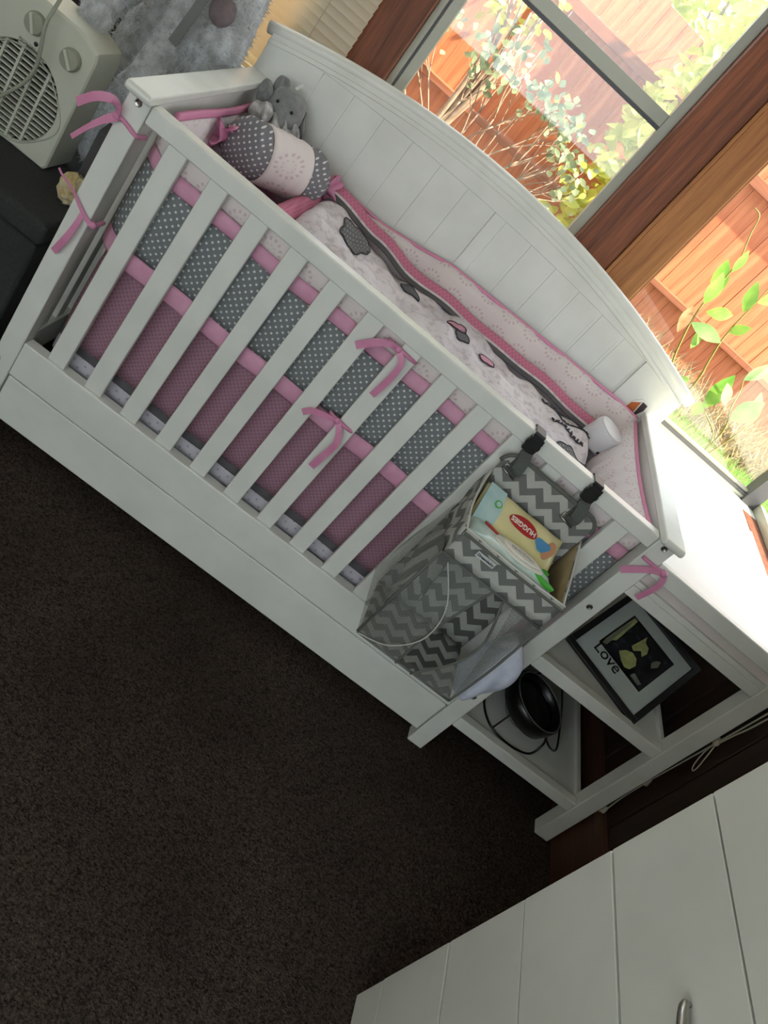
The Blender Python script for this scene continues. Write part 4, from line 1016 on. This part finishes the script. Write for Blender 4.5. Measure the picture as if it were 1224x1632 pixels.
vs = [v for row in front for v in row]; fs = [(i*NH+k, i*NH+(k+1) % NH, (i+1)*NH+(k+1) % NH, (i+1)*NH+k) for i in range(len(front)-1) for k in range(NH)]
fs.append(tuple((len(front)-1)*NH+k for k in range(NH)))
sh.add(vs, fs)
HB = part('housing', sh, 'heater', HT, smooth=False, bevel=.002)
part('grille_recess', MB().lathe((GC[0], HY+.03, GC[1]), (0,1,0), [(0,GR+.001), (.004,GR+.001)], 48), 'hole', HT)
part('moulded_ring', MB().tube([(GC[0]+(.112+.008*math.cos(4*t))*math.cos(t), HY-.001, GC[1]-.004+(.100+.0*math.cos(4*t))*math.sin(t)) for t in [2*PI*i/60 for i in range(61)]], .0016, 6), 'heater_dk', HB, smooth=True)
ns = 17
for k in range(ns):
    z = -GR + 2*GR*(k+.5)/ns; w = math.sqrt(max(0, GR*GR - z*z))
    part('grille_slat', MB().box(GC[0]-w, GC[0]+w, HY+.004, HY+.016, GC[1]+z-.0018, GC[1]+z+.0018), 'heater', HT)
for x in (-.056, -.018, .020, .054):
    w = math.sqrt(GR*GR - x*x)
    part('grille_bar', MB().box(GC[0]+x-.003, GC[0]+x+.003, HY+.001, HY+.012, GC[1]-w, GC[1]+w), 'heater', HT)
for x, rz in ((-.012, .5), (.082, .7)):
    c = Vector((GC[0]+x-.0, HY-.002, HZ+.105+.150-(.006 if x > 0 else -.006)))
    K_ = part('knob', MB().lathe(c, (0,-1,0), [(0,.024), (.003,.024), (.012,.021), (.013,.0)], 32), 'knob', HT, smooth=False, bevel=.001)
    part('knob_grip', MB().obox(c+Vector((0,-.014,0)), Vector((math.cos(rz),0,math.sin(rz)))*.0035, Vector((0,.006,0)), Vector((-math.sin(rz),0,math.cos(rz)))*.020), 'heater', K_, bevel=.001)
part('indicator', MB().sphere((GC[0]+.004, HY-.001, HZ+.105+.120), .005, .002, .005, 12, 8), 'black', HT, smooth=True)
part('lettering', text_mesh('MOLON', .011, (GC[0]-.012, HY-.0035, HZ+.105+.108), (1,0,0), (0,0,1), .0004), 'print', HT)
part('power_cord', MB().tube(catmull([(-.33,.36,.86), (-.303,.28,.79), (-.300,.262,.745), (-.290,.262,.70), (-.285,.265,.66), (-.29,.262,.62), (-.315,.260,.57), (-.345,.258,.525), (-.385,.255,.48), (-.43,.25,.463), (-.52,.26,.462)], 7), .0042, 8), 'knob', HT, smooth=True)

# big plush bear behind the heater
random.seed(5)
TB = thing('teddy_bear', (-.2, .55, .4585), 'large shaggy grey teddy bear sitting behind the fan heater', 'soft toy')
ell = []   # centre, radii, rot
def limb(p0, p1, r0, r1, n=7):
    p0, p1 = Vector(p0), Vector(p1)
    for i in range(n):
        t = i/(n-1); ell.append((p0.lerp(p1, t), Vector((1,1,1))*(r0+(r1-r0)*t)))
ell.append((Vector((-.22,.70,.68)), Vector((.13,.07,.22))))
ell.append((Vector((-.19,.62,1.04)), Vector((.13,.12,.12))))
ell.append((Vector((-.30,.62,1.14)), Vector((.045,.03,.05)))); ell.append((Vector((-.08,.62,1.14)), Vector((.045,.03,.05))))
ell.append((Vector((-.19,.51,1.02)), Vector((.055,.05,.045))))
ell.append((Vector((-.19,.68,.93)), Vector((.11,.07,.11))))
limb((-.28,.58,.92), (-.290,.43,.81), .046, .044, 7); limb((-.290,.43,.81), (-.266,.385,.745), .044, .034, 4)
limb((-.165,.58,.95), (-.150,.52,.82), .050, .048, 5); limb((-.150,.52,.82), (-.15,.47,.68), .048, .050, 5); limb((-.16,.47,.68), (-.16,.46,.53), .05, .06, 5)
limb((-.068,.56,1.0), (-.055,.53,.88), .050, .056, 5); limb((-.055,.53,.88), (-.075,.57,.70), .054, .046, 5)
bd = MB()
for c, r_ in ell: bd.sphere(c, r_.x, r_.y, r_.z, 18, 12)
body = part('body', bd, 'fur', TB, smooth=True)
rm = body.modifiers.new('remesh', 'REMESH'); rm.mode = 'VOXEL'; rm.voxel_size = .011; rm.use_smooth_shade = True
smd = body.modifiers.new('smooth', 'SMOOTH'); smd.iterations = 4
fm = MB()
for c, r_ in ell:
    n = int(30000*(r_.x*r_.y+r_.y*r_.z+r_.x*r_.z)/3*4) + 40
    for _ in range(min(n, 5200)):
        v = Vector((random.gauss(0,1), random.gauss(0,1), random.gauss(0,1))).normalized()
        p = c + Vector((v.x*r_.x, v.y*r_.y, v.z*r_.z))
        if v.y > .5: continue
        if any((((p-c2).x/r2.x)**2 + ((p-c2).y/r2.y)**2 + ((p-c2).z/r2.z)**2) < .93 for c2, r2 in ell if c2 is not c): continue
        nrm = Vector((v.x/r_.x, v.y/r_.y, v.z/r_.z)).normalized()
        dv = (nrm + Vector((random.gauss(0,.5), random.gauss(0,.5), random.gauss(0,.5)-.4))).normalized()
        s_ = dv.cross(Vector((random.gauss(0,1), random.gauss(0,1), random.gauss(0,1)))).normalized()*.0016
        b = p - nrm*.004; Lh = random.uniform(.009, .018)
        fm.add([b-s_, b+s_, b+dv*Lh], [(0,1,2)])
part('fur', fm, 'fur', TB, kind='stuff')
part('paw_pad', MB().sphere((-.080,.492,.950), .030, .022, .034, 16, 10), 'pad', TB, smooth=True, label='mauve grey paw pad')
part('neck_ribbon', MB().ribbon(catmull([(-.118,.47,.98), (-.122,.47,.93), (-.128,.468,.88), (-.134,.466,.83)], 6), .022, (0,-1,0), .002), 'ribgrey', TB)
# odds and ends on the bench beside the cot
single('carton', MB().obox((-.115,.40,.535), (.035,.012,0), (-.01,.05,0), (0,0,.075)), 'carton', (-.115, .40, .46), 'dark grey carton standing on the bench beside the cot end', 'box', bevel=.002)
tt = MB(); random.seed(9)
tt.sphere((-.10,.245,.497), .030, .028, .038, 18, 12)
for v in tt.v: v += Vector((random.uniform(-.004,.004), random.uniform(-.004,.004), random.uniform(-.004,.004)))
single('paper_bag', tt, 'tan', (-.10, .245, .459), 'crumpled tan paper bag on the bench by the cot post', 'bag', smooth=False)
